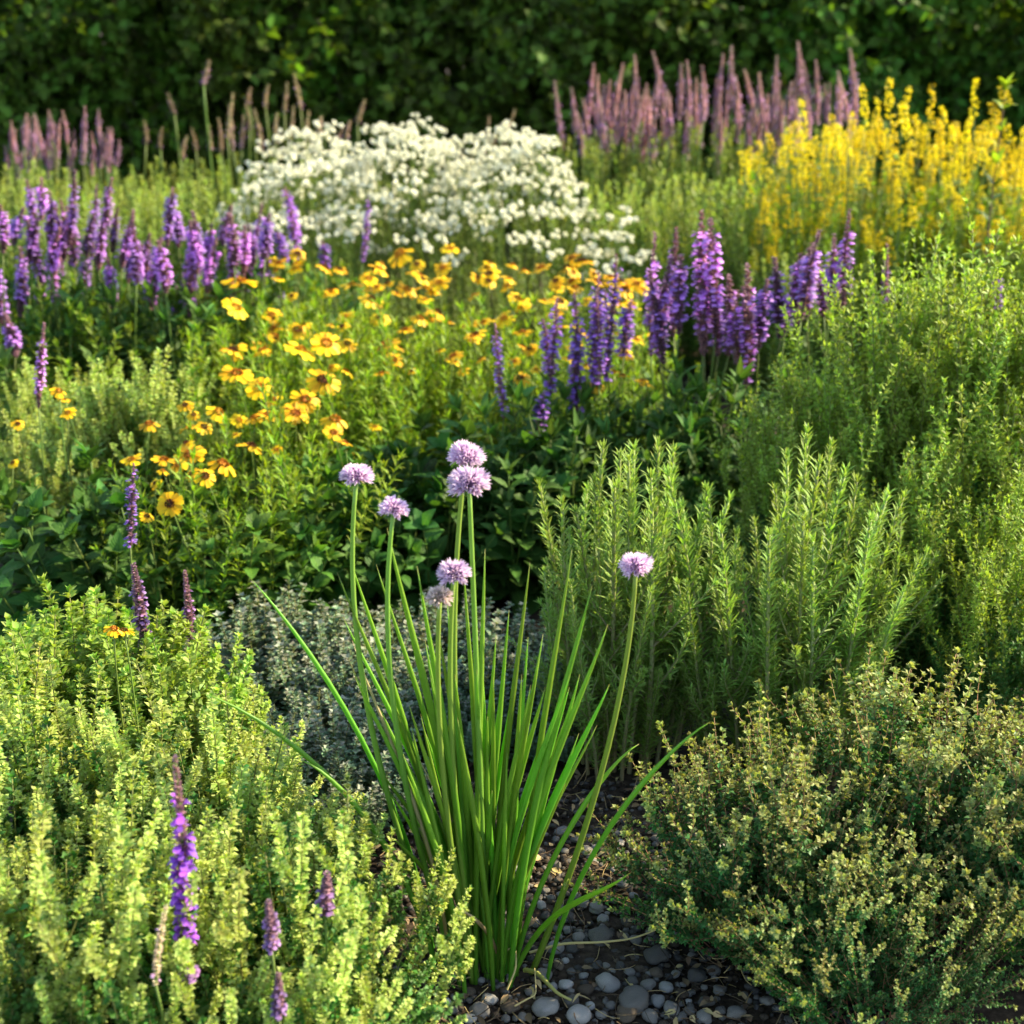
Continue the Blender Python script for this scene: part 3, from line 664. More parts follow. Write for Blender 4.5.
# yellow spikes, back right
yl = [(744, 147, 185), (792, 120, 165), (804, 99, 150), (838, 112, 160), (825, 125, 170), (864, 85, 130), (875, 97, 140), (889, 78, 120), (903, 85, 130), (910, 102, 150), (929, 85, 130), (947, 106, 150), (938, 118, 160), (964, 116, 160), (973, 78, 120),
      (985, 130, 170), (1010, 143, 180), (1018, 150, 190), (855, 110, 150), (882, 115, 160), (895, 120, 165), (918, 115, 160), (955, 125, 170), (1000, 128, 170)]
for _ in range(270):
    x = rng.uniform(745, 1040); t = rng.random() ** 1.2; r0 = 118 + 120 * t + max(0, 800 - x) * .5; yl.append((x, r0, r0 + rng.uniform(14, 34)))
for (x0, x1), lab in (((730, 850), 'bright yellow flower spike clump beside the pink salvias, thinner at its left edge'), ((850, 925), 'densest bright yellow flower spike clump at the back right'), ((925, 990), 'bright yellow clump with one spike standing alone above the rest'), ((990, 1050), 'bright yellow flower clump cut off by the right edge')):
    r_ = thing('loosestrife_plant', ground_xy((x0 + x1) / 2, 3.8), lab, 'flowering plant', 'yellow flower spikes at the back')
    spikes(r_, [s for s in yl if x0 <= s[0] < x1], SP_YELLOW, 3.75, .25, .70, rad=.0016, leafmat='lime_leaf')
    bush(r_, 'leafy_stem', LIME, .34, 80, .2, .26, .46, dome=.15, lean=20, basef=.75, jit=.18)
# tall leafy stem at the right edge
r_ = thing('leafy_plant', Vector((P(1000, 120, 3.25).x, 3.25, 0)), 'single tall leafy stem with yellowish buds at the right edge', 'plant')
mb = MB(); tp_ = P(1003, 88, 3.25) - Vector(r_.location); pa = stem_path((0, 0, 0), (0.0, 0, 1), tp_.z, 12, .03, .1, .01)
shoot(mb, None, None, 0, 'woody_stem', .0035, 14, .075, .026, T_BR, lambda t: 'lime_leaf' if t > .75 else 'broad_leaf', path=pa, axil=1, axL=.5, a0=75, a1=30, t0=.3)
part('leafy_stem', mb.mesh('tall_stem'), r_)
for k in range(7):
    p, dd = at_path(pa, rng.uniform(.72, 1)); part('bud_cluster', pick(SP_YELLOW), r_, Matrix.Translation(Vector(p) + Vector((rng.uniform(-.03, .03), 0, .0))) @ Matrix.Diagonal((.8, .8, .2, 1)))
# beige and pink seed spikes, back left
bl = [(205, 60, 85), (173, 92, 115), (227, 92, 140), (248, 87, 105), (251, 104, 130), (267, 85, 108), (285, 82, 115), (299, 73, 110), (318, 115, 135), (335, 125, 150), (347, 120, 140), (195, 128, 150), (159, 127, 150), (147, 121, 145), (212, 125, 150), (233, 105, 150), (240, 115, 150), (262, 108, 150), (276, 112, 150), (290, 105, 150), (305, 110, 150), (310, 130, 155), (182, 135, 160), (359, 98, 125), (222, 118, 155)]
for (x0, x1), lab in (((140, 215), 'tall beige seed spike plant at the back with the highest single spike'), ((215, 275), 'tall beige seed spike plant at the back in the thick of the row'), ((275, 365), 'tall beige seed spike plant rising behind the white flowers')):
    r_ = thing('salvia_plant', ground_xy((x0 + x1) / 2, 4.7), lab, 'plant', 'beige seed spikes at the back')
    spikes(r_, [s for s in bl if x0 <= s[0] < x1], SP_BEIGE, 4.7, .15, 1.3, rad=.0045, leafmat='back_tip', leaves=4)
    bush(r_, 'leafy_stem', BACKG, .5, 45, .2, .25, .44, dome=.1, lean=18, basef=.7)
pl = [(34, 113, 155), (48, 110, 150), (68, 111, 145), (84, 106, 140), (101, 109, 140), (110, 128, 150), (12, 128, 150), (27, 133, 160), (7, 145, 170), (40, 125, 160), (57, 128, 160), (75, 130, 160), (92, 132, 160), (20, 150, 180), (118, 140, 165)]
for _ in range(26):
    x = rng.uniform(2, 124); t_ = rng.uniform(112, 150); pl.append((x, t_, t_ + rng.uniform(22, 38)))
for (x0, x1), lab in (((0, 60), 'pinkish seed spike plant in the back left corner'), ((60, 125), 'pinkish seed spike plant at the back between the left corner and the beige spikes')):
    r_ = thing('salvia_plant', ground_xy((x0 + x1) / 2, 4.5), lab, 'plant', 'pinkish seed spikes at the back left')
    spikes(r_, [s for s in pl if x0 <= s[0] < x1], SP_MAUVE, 4.5, .15, 1.15, rad=.003, leafmat='back_leaf')
    bush(r_, 'leafy_stem', BACKG, .5, 50, .24, .25, .43, dome=.12, lean=18, basef=.7)
for px, Y, H, lab in ((25, 4.0, .48, 'pinkish green leafy mound in the back left corner above the purple salvias'), (120, 3.9, .47, 'yellow green leafy mound at the back left below the pinkish spikes'), (205, 3.85, .47, 'yellow green leafy mound left of the white flowers')):
    r_ = thing('leafy_plant', ground_xy(px, Y), lab, 'plant', 'leafy mounds at the back left')
    bush(r_, 'leafy_stem', BACKG, .5, 85, .26, .28, H, dome=.12, lean=20, basef=.75, jit=.13)

# white flowers
def white(px, Y, rx, ry, H, n, lab, leafn=45):
    r_ = thing('white_flower_plant', ground_xy(px, Y), lab, 'white flowers', 'white flower mound')
    bush(r_, 'leafy_stem', FEATH, .5, leafn, rx * .9, ry * .9, H * .82, dome=.3, lean=22, basef=.75)
    for i in range(n):
        ph = i * 2.399963; u = math.sqrt((i + .5) / n); x, y = rx * u * math.cos(ph), ry * u * math.sin(ph)
        h = H * (1 - .42 * u * u) * rng.uniform(.90, 1.05)
        loc = Vector(r_.location)
        flower_stem(r_, loc + Vector((x, y, h)), loc + Vector((x * .8, y * .8, 0)), pick(WHITE), 'flower_cluster', rng.uniform(.68, 1.0), rad=.0012, leaves=3, leafmat='white_leaf')
white(318, 4.0, .24, .48, .605, 99, 'left third of the white flower mound, behind the purple salvias')
white(410, 4.0, .25, .5, .64, 100, 'middle of the white flower mound, behind the yellow daisies')
white(507, 3.95, .245, .48, .615, 100, 'right third of the white flower mound, against the dark hedge')
white(612, 3.6, .09, .18, .42, 14, 'loose stray white flowers right of the mound on dark stems', 16)
for px, lab in ((330, 'green stems between the white flowers and the upper left daisies'), (420, 'green stems between the middle of the white mound and the daisies'), (510, 'green stems below the right end of the white mound'), (590, 'green stems under the loose stray white flowers')):
    r_ = thing('leafy_plant', ground_xy(px, 3.4), lab, 'plant', 'green stems under the white flowers')
    bush(r_, 'leafy_stem', FEATH, .5, 46, .17, .2, .33, dome=.15, lean=20, basef=.75)
r_ = thing('leafy_plant', ground_xy(492, 4.6), 'two green upright seed stalks poking out above the white flowers', 'plant')
for px, r0, r1 in ((485, 115, 160), (505, 108, 150), (494, 125, 160)):
    flower_stem(r_, P(px, r1, 4.55), ground_xy(px, 4.55), SP_BEIGE[0], 'seed_spike', 1.1, rad=.003, spikelen=(P(px, r0, 4.55) - P(px, r1, 4.55)).length, leafmat='lime_leaf', leaves=5)

# purple salvias, left
c1 = lambda x, y: (x * .3418, y * .3418)
lv = [(105, 600, 150), (125, 570, 110), (105, 695, 110), (122, 765, 150), (178, 680, 190), (203, 590, 190), (207, 665, 160), (265, 630, 180), (288, 690, 150), (305, 580, 120), (332, 665, 110), (375, 700, 190), (442, 780, 190), (425, 735, 100), (485, 620, 150), (521, 650, 110), (515, 905, 170), (540, 790, 130), (576, 690, 150), (606, 770, 150), (490, 770, 130), (655, 650, 100), (690, 690, 130), (715, 720, 130), (745, 710, 110), (775, 680, 110),
      (855, 610, 130), (866, 660, 140), (838, 710, 80), (950, 740, 70), (14, 850, 190), (40, 970, 110), (10, 660, 120), (45, 650, 100), (825, 830, 60), (750, 790, 50), (610, 700, 90), (445, 840, 130), (250, 680, 100), (155, 720, 110), (395, 760, 100), (560, 770, 100)]
lv = [(x * .3418, (y - h / 2) * .3418, (y + h * .68) * .3418) for x, y, h in lv]
for _ in range(22):
    x = rng.choice((rng.uniform(5, 130), rng.uniform(130, 265))); y = rng.uniform(185, 270) + (x > 130) * 15; lv.append((x, y, y + rng.uniform(45, 75)))
for (x0, x1), Yc, lab in (((-5, 30), 2.75, 'purple salvia at the left edge with long drooping violet spikes'), ((30, 62), 2.95, 'purple salvia near the left edge with stacked broken spikes'), ((62, 105), 3.0, 'purple salvia with two dense violet spikes side by side, left of its tallest neighbour'),
                          ((105, 158), 2.95, 'purple salvia with broad lilac spikes in the middle of the left drift'), ((158, 200), 2.95, 'purple salvia with one low spike hanging before the others'), ((200, 270), 3.0, 'purple salvia with slim spikes next to the upper left yellow daisies'), ((270, 335), 3.15, 'purple salvia with dark slim spikes in front of the white flowers')):
    r_ = thing('salvia_plant', ground_xy((x0 + x1) / 2, Yc), lab, 'salvia', 'purple salvias on the left')
    sel = [s for s in lv if x0 <= s[0] < x1]
    spikes(r_, sel, SP_VIOLET if Yc < 3.1 else SP_DEEP, Yc, .15, 1.08, leafmat='salvia_leaf')
    bush(r_, 'leafy_stem', SALVL, .3, 26, .16, .2, .36, dome=.15, lean=24, basef=.6, jit=.15)
    bush(r_, 'leafy_stem', LIME, .34, 22, .18, .22, .38, dome=.15, lean=24, basef=.6, jit=.15)
r_ = thing('salvia_plant', ground_xy(363, 3.3), 'slim faded purple spike alone in front of the white flowers', 'salvia')
spikes(r_, [(362, 195, 262, 3.3, .8)], SP_DEEP, 3.3); 

# ================================================================== DAISIES
c4 = lambda x, y: (x * .3418, 330 + y * .3418)
front = [(430, 545, 40), (385, 380, 52), (437, 275, 58), (542, 220, 42), (567, 248, 36), (555, 287, 62), (597, 283, 48), (640, 240, 64), (690, 307, 30), (545, 330, 42), (555, 365, 80), (480, 380, 62), (455, 448, 36), (520, 395, 52), (600, 428, 62), (560, 420, 42), (652, 392, 84), (477, 412, 36),
         (735, 340, 72), (810, 350, 28), (700, 265, 46), (800, 205, 52), (745, 258, 62), (785, 250, 64), (693, 128, 84), (680, 60, 64), (765, 60, 52), (880, 60, 84), (955, 40, 84), (945, 148, 88), (893, 205, 78), (865, 245, 72), (980, 262, 78), (975, 300, 52), (840, 240, 50), (1010, 330, 40)]
def daisies(root, lst, bx, by, sc=1.0):
    for px, row, w, Y in lst:
        top = P(px, row, Y); w_m = w / FPX * (Y * cp + (CAM_H - top.z) * sp_)
        face = rng.random()
        tilt = (rng.uniform(-.6, .75), rng.uniform(-.7, .25), 1)
        b = Vector((top.x + rng.uniform(-.06, .06), Y + rng.uniform(-.03, .08), 0))
        flower_stem(root, top, b, pick(DAISY), 'flower_head', w_m / .037, tilt=tilt, rad=.0013, leaves=2, leafL=.035, bow=.1)
Yd = lambda row: 1.88 + (520 - row) / 260 * .75
r_ = thing('daisy_plant', ground_xy(190, 2.0), 'front yellow daisy plant with a flat open flower facing the camera and broad leaves', 'daisies', 'yellow daisies')
fl = [(*c4(x, y), w * .3418 * 1.05) for x, y, w in front]
daisies(r_, [(a, b, w, Yd(b)) for a, b, w in fl if a < 222], 0, 0)
t_ = P(170, 504, 1.9); flower_stem(r_, t_, Vector((t_.x + .06, 1.96, 0)), FACING[0], 'flower_head', .95, tilt=(-.05, -.75, .55), leaves=1)
bush(r_, 'fine_stem', LIME, .34, 26, .18, .12, .29, dome=.2, lean=30, basef=.6, jit=.2)
bush(r_, 'leafy_stem', DAISYL, .26, 30, .2, .12, .21, dome=.25, lean=40, basef=.5, jit=.2)
r_ = thing('daisy_plant', ground_xy(285, 2.15), 'front yellow daisy plant with one large flower above a crowd of smaller ones', 'daisies', 'yellow daisies')
daisies(r_, [(a, b, w, Yd(b) + .03) for a, b, w in fl if a >= 222], 0, 0)
t_ = P(260, 388, 2.22); flower_stem(r_, t_, Vector((t_.x + .03, 2.25, 0)), DAISY[0], 'flower_head', 1.15, tilt=(.1, -.5, .8), leaves=1)
bush(r_, 'fine_stem', LIME, .34, 40, .17, .16, .34, dome=.2, lean=30, basef=.6, jit=.2)
bush(r_, 'leafy_stem', DAISYL, .26, 26, .17, .16, .22, dome=.25, lean=40, basef=.5, jit=.2)
bk = [(240, 282, 32), (236, 308, 28), (298, 254, 18), (325, 268, 20), (400, 254, 28), (450, 249, 18), (385, 346, 30), (443, 268, 18), (352, 285, 22), (328, 292, 18), (425, 300, 16), (298, 330, 24), (275, 336, 20), (325, 340, 28), (300, 350, 24), (234, 350, 26), (262, 348, 20), (405, 330, 16), (372, 300, 24), (380, 318, 20), (420, 318, 20), (437, 312, 22), (407, 290, 20), (625, 290, 22), (632, 305, 20), (568, 268, 22), (582, 262, 24), (597, 282, 24), (572, 258, 18), (615, 285, 18)]
for _ in range(120):
    x = rng.uniform(262, 645); row = 262 + rng.random() ** 1.5 * 115 + max(0, x - 500) * .12
    if 300 < x < 340 and row < 285: continue
    bk.append((x, row, rng.uniform(11, 21)))
bk += [(375, 427, 13), (390, 446, 12), (397, 452, 11), (350, 455, 10), (412, 371, 10), (440, 350, 12), (533, 350, 10)]
Yb = lambda row: 2.3 + max(0, (395 - row)) / 140 * .75
for (x0, x1), lab in (((0, 290), 'yellow daisy clump under the purple salvias at the upper left of the daisies'), ((290, 350), 'yellow daisy clump behind the large open daisies'), ((350, 405), 'yellow daisy clump below the middle of the white flowers with a dark centred bloom'), ((405, 470), 'dense yellow daisy clump in front of the white flowers'), ((470, 560), 'thinner yellow daisy clump left of the purple salvia group'), ((560, 650), 'small yellow daisy clump seen behind the purple salvia spikes')):
    sel = [(a, b, w * .98, Yb(b) + rng.uniform(-.05, .05)) for a, b, w in bk if x0 <= a < x1]
    xm = max(x0, 235) * .5 + x1 * .5
    r_ = thing('daisy_plant', ground_xy(xm, 2.65), lab, 'daisies', 'yellow daisies')
    daisies(r_, sel, 0, 0)
    bush(r_, 'leafy_stem', LIME, .34, 70, .15, .34, .36, dome=.15, lean=25, basef=.7, jit=.18)

# small daisies far left and in the oregano
r_ = thing('daisy_plant', ground_xy(62, 2.1), 'few small round yellow daisies at the left beside the tall purple spike', 'daisies')
daisies(r_, [(59, 391, 16, 2.15), (68, 413, 15, 2.12), (18, 424, 13, 2.15), (13, 463, 12, 2.05), (64, 400, 12, 2.2)], 0, 0)
bush(r_, 'leafy_stem', BROAD, .26, 14, .16, .12, .24, dome=.2, lean=40, basef=.5, jit=.2)
r_ = thing('daisy_plant', ground_xy(120, 1.38), 'lone orange yellow double daisy at the edge of the front oregano', 'daisy')
daisies(r_, [(114, 629, 19, 1.36), (124, 631, 19, 1.37)], 0, 0)

# broad leaves in the middle left and behind the chives
for px, Y, rx, H, n, lab in ((30, 2.0, .16, .23, 20, 'broad leaved dark plant at the left edge below the pale bush'), (100, 2.02, .15, .22, 18, 'broad leaved dark plant below the pale green bush'),
                             (330, 2.12, .15, .22, 22, 'dark leafy plant right of the front daisies, behind the tallest left chive'), (420, 2.2, .16, .25, 24, 'dark shaded leafy plant directly behind the chive flowers'),
                             (505, 2.25, .15, .24, 22, 'dark shaded leafy plant between the chive flowers and the rosemary')):
    r_ = thing('leafy_plant', ground_xy(px, Y), lab, 'plant', 'broad leaved plants in the middle')
    bush(r_, 'leafy_stem', BROAD, .26, n, rx, .14, H, dome=.25, lean=45, basef=.45, jit=.2)
# pale bushes on the left
for px, Y, rx, H, n, lab in ((128, 2.42, .17, .37, 75, 'pale yellow green bushy herb left of the daisies'), (15, 2.3, .1, .3, 30, 'pale green bushy herb cut off by the left edge above the broad leaves'), (45, 2.55, .12, .33, 30, 'grey green bushy herb behind the tall single purple spike')):
    r_ = thing('herb_bush', ground_xy(px, Y), lab, 'bush', 'pale bushes on the left')
    bush(r_, 'leafy_stem', PALE, .34, n, rx, .15, H, dome=.3, lean=25, basef=.6, jit=.12)

# ================================================================== PURPLE SALVIAS, MIDDLE RIGHT
c6 = lambda x, a, b: (480 + x / 2.56, 200 + a / 2.56, 200 + b / 2.56)
groups = [([(60, 315, 560)], SP_DEEP, 2.32, .9, 'thin dark purple salvia spike standing alone, left end of the group'),
          ([(180, 240, 500), (172, 300, 440)], SP_DEEP, 2.36, 1.0, 'slim purple salvia spike second from the left end of the group'),
          ([(145, 490, 610)], SP_DEEP, 2.25, 1.1, 'short dark violet salvia spike low down above the dark leaves'),
          ([(250, 225, 540), (240, 330, 520), (285, 180, 480), (300, 240, 470), (325, 140, 460), (330, 230, 430), (365, 250, 400)], SP_DEEP, 2.4, 1.1, 'dark violet salvia with several crowded slim spikes and a gap of yellow daisies behind'),
          ([(438, 70, 400), (460, 140, 400), (470, 180, 420), (500, 75, 350), (510, 140, 345)], SP_VIOLET, 2.45, 1.15, 'purple salvia with two broad spikes, one brown tipped, in the middle right group'),
          ([(575, 30, 400), (598, 30, 350), (570, 120, 390), (605, 200, 400)], SP_VIOLET, 2.45, 1.25, 'purple salvia with the tall twin topped spike in the middle right group'),
          ([(640, 190, 400), (680, 160, 480), (690, 220, 400), (712, 200, 380), (660, 230, 420)], SP_VIOLET, 2.42, 1.15, 'purple salvia with brownish lower spikes right of the twin topped one'),
          ([(765, 150, 355), (775, 200, 350), (818, 70, 310), (840, 120, 300), (810, 140, 320)], SP_VIOLET, 2.45, 1.25, 'bright purple salvia left of the last leaning spike'),
          ([(885, 110, 300), (900, 90, 290), (927, 25, 285)], SP_VIOLET, 2.48, 1.2, 'bright purple salvia with a tall spike leaning right beside the green bush')]
for lst, pr, Y, w, lab in groups:
    q = [c6(*s) for s in lst]; xm = sum(s[0] for s in q) / len(q)
    r_ = thing('salvia_plant', ground_xy(xm, Y), lab, 'salvia', 'purple salvias in the middle right')
    spikes(r_, q, pr, Y, .06, w, rad=.0022, leafL=.06)
    bush(r_, 'leafy_stem', SALVL, .3, 16 if len(q) > 2 else 8, .12, .14, .29, dome=.2, lean=35, basef=.5, jit=.2)
r_ = thing('salvia_plant', ground_xy(886, 2.45), 'small faded purple spike with brown tip above the green bush', 'salvia')
spikes(r_, [(886, 245, 305, 2.45, .8)], SP_FADED, 2.45, protoL=.1)
r_ = thing('salvia_plant', ground_xy(998, 2.5), 'small purple spike near the right edge above the green bush', 'salvia')
spikes(r_, [(998, 274, 310, 2.5, .9)], SP_DEEP, 2.5)
for px, Y, H, lab in ((640, 2.35, .3, 'green leafy plant under the twin topped purple salvia'), (560, 2.3, .28, 'green leafy plant under the dark violet salvia spikes'), (715, 2.35, .31, 'green leafy plant below the brownish salvia spikes left of the big bush')):
    r_ = thing('leafy_plant', ground_xy(px, Y), lab, 'plant', 'leafy plants under the salvias')
    bush(r_, 'leafy_stem', BROAD, .26, 10, .14, .14, H * .8, dome=.25, lean=40, basef=.5, jit=.2)
    bush(r_, 'leafy_stem', SALVL, .3, 24, .14, .14, H, dome=.25, lean=40, basef=.5, jit=.2)

# ================================================================== BIG GREEN BUSHES, RIGHT
for px, Y, rx, ry, H, n, lab in ((835, 2.05, .16, .16, .435, 85, 'left shaded half of the tall green bushy herb right of the rosemary'), (935, 2.1, .18, .2, .60, 98, 'tall bright green bushy herb with yellow green tips at the right'), (1035, 2.0, .19, .2, .58, 95, 'tall bright green bushy herb cut by the right edge'), (1075, 1.7, .16, .12, .36, 60, 'low green herb at the right edge just behind the front thyme'), (965, 1.82, .22, .1, .40, 60, 'lower dark front of the tall green bush above the right thyme')):
    r_ = thing('herb_bush', ground_xy(px, Y), lab, 'bush', 'tall green bushes on the right')
    bush(r_, 'leafy_stem', SAVO, .5, n, rx, ry, H, dome=.30, lean=28, basef=.6, jit=.1)

# ================================================================== ROSEMARY
for px, Y, rx, ry, H, n, lab in ((632, 1.68, .125, .10, .40, 30, 'upright needle leaved rosemary with tall pale sprigs, left half beside the chives'), (812, 1.66, .18, .10, .38, 36, 'upright needle leaved rosemary leaning right, right half beside the dark bush')):
    r_ = thing('rosemary_bush', ground_xy(px, Y), lab, 'rosemary', 'rosemary bushes')
    bush(r_, 'sprig', ROSE, .42, n, rx, ry, H, dome=.22, lean=26, basef=.62, jit=.22, wide=1.4)
    bush(r_, 'sprig', ROSE, .42, n // 2, rx * .95, ry, H * .55, dome=.2, lean=30, basef=.6, jit=.2, wide=1.5)

# ================================================================== GREY THYME behind the chives
for px, Y, rx, ry, H, n, lab in ((255, 1.80, .13, .14, .165, 95, 'grey green thyme mound left of the chives'), (340, 1.78, .12, .17, .15, 95, 'grey green thyme mound behind the left chive leaves'), (440, 1.80, .13, .17, .145, 95, 'low grey thyme mat directly behind the chives'), (540, 1.78, .12, .15, .135, 90, 'low grey thyme patch between chives and rosemary'), (300, 1.55, .12, .12, .13, 90, 'grey thyme in front, between the oregano and the chive base')):
    r_ = thing('thyme_mound', ground_xy(px, Y), lab, 'thyme', 'grey thyme mounds')
    bush(r_, 'sprig', GTHY, .13, n, rx, ry, H, dome=.35, lean=30, basef=.85, jit=.18, wide=1.75)

# ================================================================== THYME front right
for x, y, rx, ry, H, n, lab in ((.27, 1.29, .20, .17, .235, 95, 'bushy thyme with brown stems, left part shaded beside the pebbles'), (.43, 1.36, .22, .18, .27, 98, 'bushy thyme with pale sunlit tips, taller middle part'), (.58, 1.30, .2, .2, .255, 90, 'bushy thyme with pale tips cut by the right edge'), (.36, 1.165, .19, .11, .165, 70, 'low dark front of the bushy thyme at the bottom right')):
    r_ = thing('thyme_bush', (x, y, 0), lab, 'thyme', 'thyme bushes at the front right')
    bush(r_, 'sprig', THYM, .25, n, rx, ry, H, dome=.45, lean=62, basef=.35, jit=.12, wide=1.12)

# ================================================================== OREGANO front left
for x, y, rx, ry, H, n, pr, lab in ((-.21, 1.08, .17, .15, .27, 98, OREGW, 'pale yellow oregano leaning over the chive base, sunlit right end of the front drift'), (-.36, 1.02, .16, .15, .29, 92, OREG, 'pale yellow oregano around the purple front spike'), (-.50, .98, .16, .15, .30, 92, OREG, 'pale oregano with shaded lower leaves in the bottom left corner'),
                                    (-.33, 1.27, .16, .14, .28, 92, OREG, 'yellow green oregano behind the purple front spike, beside the grey thyme'), (-.50, 1.26, .17, .15, .30, 92, OREG, 'yellow green oregano at the left edge below the bright marjoram')):
    r_ = thing('oregano_plant', (x, y, 0), lab, 'oregano', 'oregano plants at the front left')
    bush(r_, 'leafy_stem', OREGL, .26, 44, rx, ry, H * .84, dome=.3, lean=35, basef=.55, jit=.12)
    bush(r_, 'flowering_stem', pr, .30, 50, rx, ry, H * 1.04, dome=.34, lean=22, basef=.72, jit=.13)
for px, Y, rx, H, n, lab in ((40, 1.52, .13, .29, 55, 'bright green marjoram at the left edge with rounded leaves'), (125, 1.50, .13, .26, 55, 'bright green marjoram below the faded purple spikes')):
    r_ = thing('marjoram_plant', ground_xy(px, Y), lab, 'marjoram', 'marjoram plants')
    bush(r_, 'leafy_stem', MARJ, .28, n, rx, .13, H, dome=.25, lean=35, basef=.6, jit=.14)

# single spikes on the left and in the oregano
def single(lst, pr, Y, w, lab, name='salvia_plant', protoL=.2, leaves=5, leafmat='salvia_leaf'):
    r_ = thing(name, ground_xy(lst[0][0], Y), lab, 'salvia'); spikes(r_, [(a, b, c, Y, w) for a, b, c in lst], pr, Y, 0, 1, lean=.02, protoL=protoL, leaves=leaves, leafmat=leafmat)
single([(37, 322, 408)], SP_VIOLET, 2.15, .72, 'tall single purple spike fading at its tip, standing alone at the left')
single([(131, 466, 546)], SP_DEEP, 1.75, .72, 'dark violet spike below the flat open daisy')
single([(141, 562, 628), (147, 612, 664)], SP_FADED, 1.55, .95, 'faded mauve spike with a purple lower end, right of the orange daisy', protoL=.1)
single([(189, 573, 640)], SP_FADED, 1.6, .78, 'small dusty pink spike right of the faded mauve spike', protoL=.1)
single([(184, 766, 945)], SP_FRONT, .98, .92, 'bright purple salvia spike with brown tip in the front oregano', protoL=.16)
single([(188, 962, 978)], SP_FADED, .97, .8, 'little purple tuft low on the stem under the bright front spike', protoL=.1)
single([(325, 870, 915)], SP_FADED, 1.02, .72, 'short mauve spike in the sunlit oregano, rightmost of the front spikes', protoL=.1)
single([(271, 894, 950)], SP_FADED, .96, .62, 'thin dusty pink spike in the oregano left of the short mauve one', protoL=.1)
single([(280, 978, 1018)], SP_FADED, .92, .6, 'lowest small mauve spike at the bottom edge in the oregano', protoL=.1)
single([(156, 904, 985)], SP_BEIGE, .93, .55, 'brownish seed spike left of the bright purple front spike')

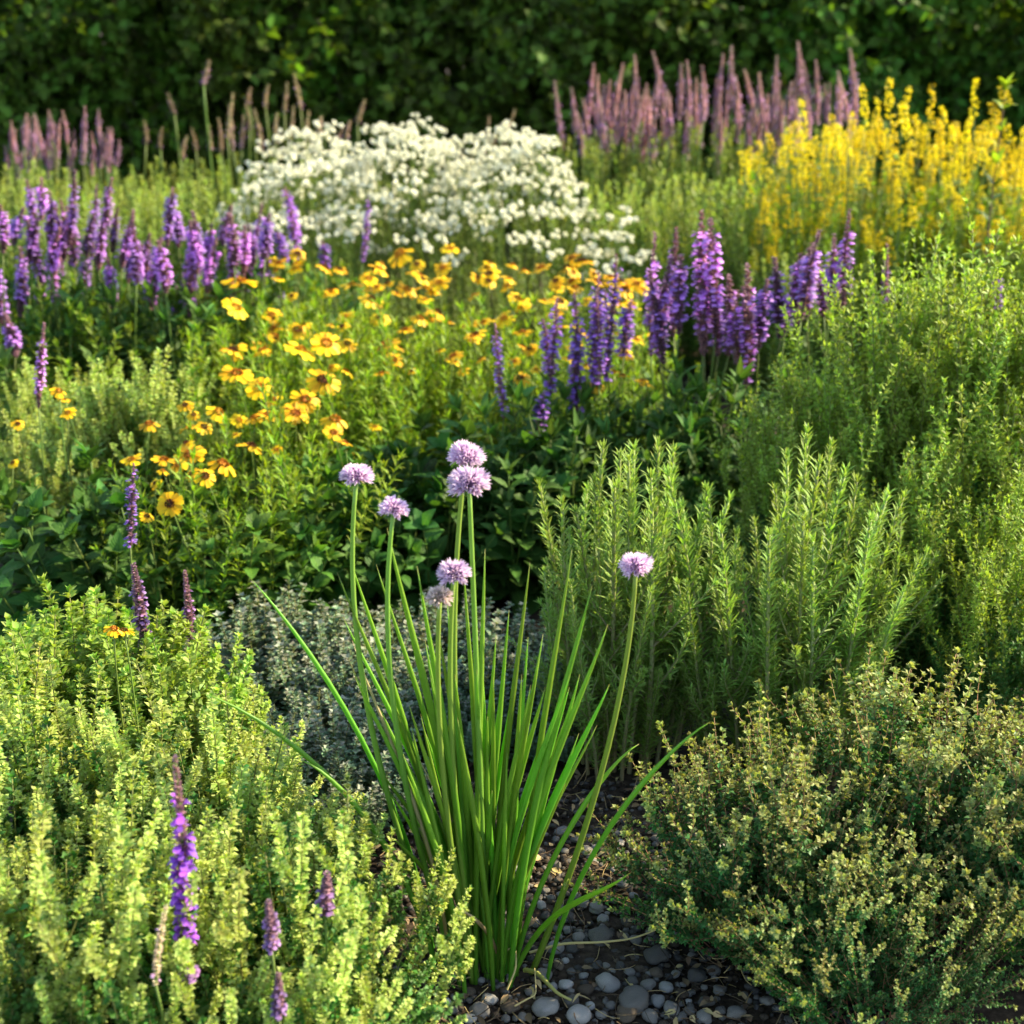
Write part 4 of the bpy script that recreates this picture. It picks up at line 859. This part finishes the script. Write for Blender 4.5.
# ================================================================== CHIVES
def chives():
    C = G(487, 972); root = thing('chive_clump', (C.x, C.y, 0), 'tall chive clump with seven lilac flower heads and tubular green leaves', 'chives')
    rl = Vector((C.x, C.y, 0))
    def blade(tip, base, bow, rad, key='chive_leaf', nm='leaf', n=14):
        a = np.array(base); b = np.array(tip); L = np.linalg.norm(b - a)
        c1_ = a + np.array((bow[0], bow[1], L * .45)); c2_ = a * .25 + b * .75 + np.array((bow[2], bow[3], bow[4])) * 1.0
        t = np.linspace(0, 1, n)[:, None]
        pa = (1 - t) ** 3 * a + 3 * t * (1 - t) ** 2 * c1_ + 3 * t * t * (1 - t) * c2_ + t ** 3 * b
        mb = MB(); tt = t[:, 0]
        mb.tube(pa, rad * np.clip(np.minimum(.75 + tt * 1.2, 1) * np.minimum(1, (1 - tt) * 2.6 + .02) ** .8, .05, 1), key, 7)
        return part(nm, mb.mesh('chive_' + nm), root), pa
    tips = [(250, 578, .06), (200, 692, -.02), (337, 572, .02), (350, 559, .03), (376, 564, .05), (387, 528, .02), (417, 566, -.03), (485, 549, .03), (530, 562, .05), (509, 610, .02), (572, 549, .03), (592, 586, -.02), (608, 624, -.02), (528, 637, .04), (543, 634, .05), (343, 617, .05), (710, 722, -.04), (639, 744, .02), (630, 873, -.12), (564, 722, .04), (447, 600, .06), (463, 560, .05), (425, 640, .06), (300, 760, -.03)]
    for k in range(66):
        x = rng.gauss(474, 60); tips.append((min(640, max(345, x)), rng.uniform(600, 830) + abs(x - 475) * .35, rng.uniform(-.05, .07)))
    for px, row, dy in tips:
        tip = P(px, row, C.y + dy) - rl; off = (px - 487) / 250
        base = Vector((max(-.05, min(.05, off * .055)) + rng.uniform(-.014, .014), rng.uniform(-.03, .035) + dy * .3, -.005))
        L = (tip - base).length; out = tip.x - base.x
        # outer leaves rise first and then arch over
        sag = .055 if abs(off) > .6 else .012
        if row > 860: bow = (out * .3, 0, -out * .05, 0, .0); c = -.02
        else: bow = (out * .12, rng.uniform(-.01, .01), -out * .02, rng.uniform(-.01, .01), sag)
        blade(tip, base, bow, (.0025 if abs(off) > .75 else rng.uniform(.0023, .0036)) * (1.05 if L > .3 else .9))
    for px, row, dy in ((352, 640, .04), (455, 905, -.05), (420, 760, .0)):     # two dead leaves
        blade(P(px, row, C.y + dy) - rl, Vector((rng.uniform(-.04, .03), rng.uniform(-.03, .03), 0)), (0, 0, 0, 0, .01), .002, 'chive_dry', 'dry_leaf')
    for px, row, w, dy, low, hd in ((357, 474, 38, .03, 368, 0), (394, 507, 33, .0, 396, 1), (466, 455, 41, .03, 455, 2), (469, 481, 48, -.01, 478, 0), (454, 571, 38, -.03, 452, 1), (440, 595, 30, -.04, 442, 3), (636, 564, 38, .0, 606, 2)):
        top = P(px, row + w * .06, C.y + dy) - rl; lowp = P(low, 700, C.y + dy * .6) - rl
        base = Vector((max(-.05, min(.05, (low - 480) / 250 * .09)), dy * .4, -.005))
        a = np.array(base); m = np.array(lowp); b = np.array(top); cpt = 2 * m - .5 * (a + b)
        cpt[2] = max(.05, min(cpt[2], b[2] * .6))
        t = np.linspace(0, 1, 16)[:, None]; pa = (1 - t) ** 2 * a + 2 * t * (1 - t) * cpt + t * t * b
        mb = MB(); mb.tube(pa, np.linspace(.0036, .0020, 16), 'chive_stalk', 8); st = part('flower_stalk', mb.mesh('chive_stalk'), root)
        d = Vector(pa[-1] - pa[-2]).normalized() + Vector((rng.uniform(-.12, .12), -.12, 0))
        me = CHIVE_BUD[0] if hd == 3 else CHIVE_HEAD[hd]
        depth = (C.y + dy) * cp + (CAM_H - top.z - 0) * sp_; s = w / FPX * depth / (.037 if hd != 3 else .029)
        part('flower_head', me, st, Matrix.Translation(Vector(pa[-1])) @ d.to_track_quat('Z', 'Y').to_matrix().to_4x4() @ Matrix.Rotation(row, 4, 'Z') @ Matrix.Diagonal((s, s, s * rng.uniform(.88, 1.15), 1)))
chives()
print('objects', len(scene.objects))
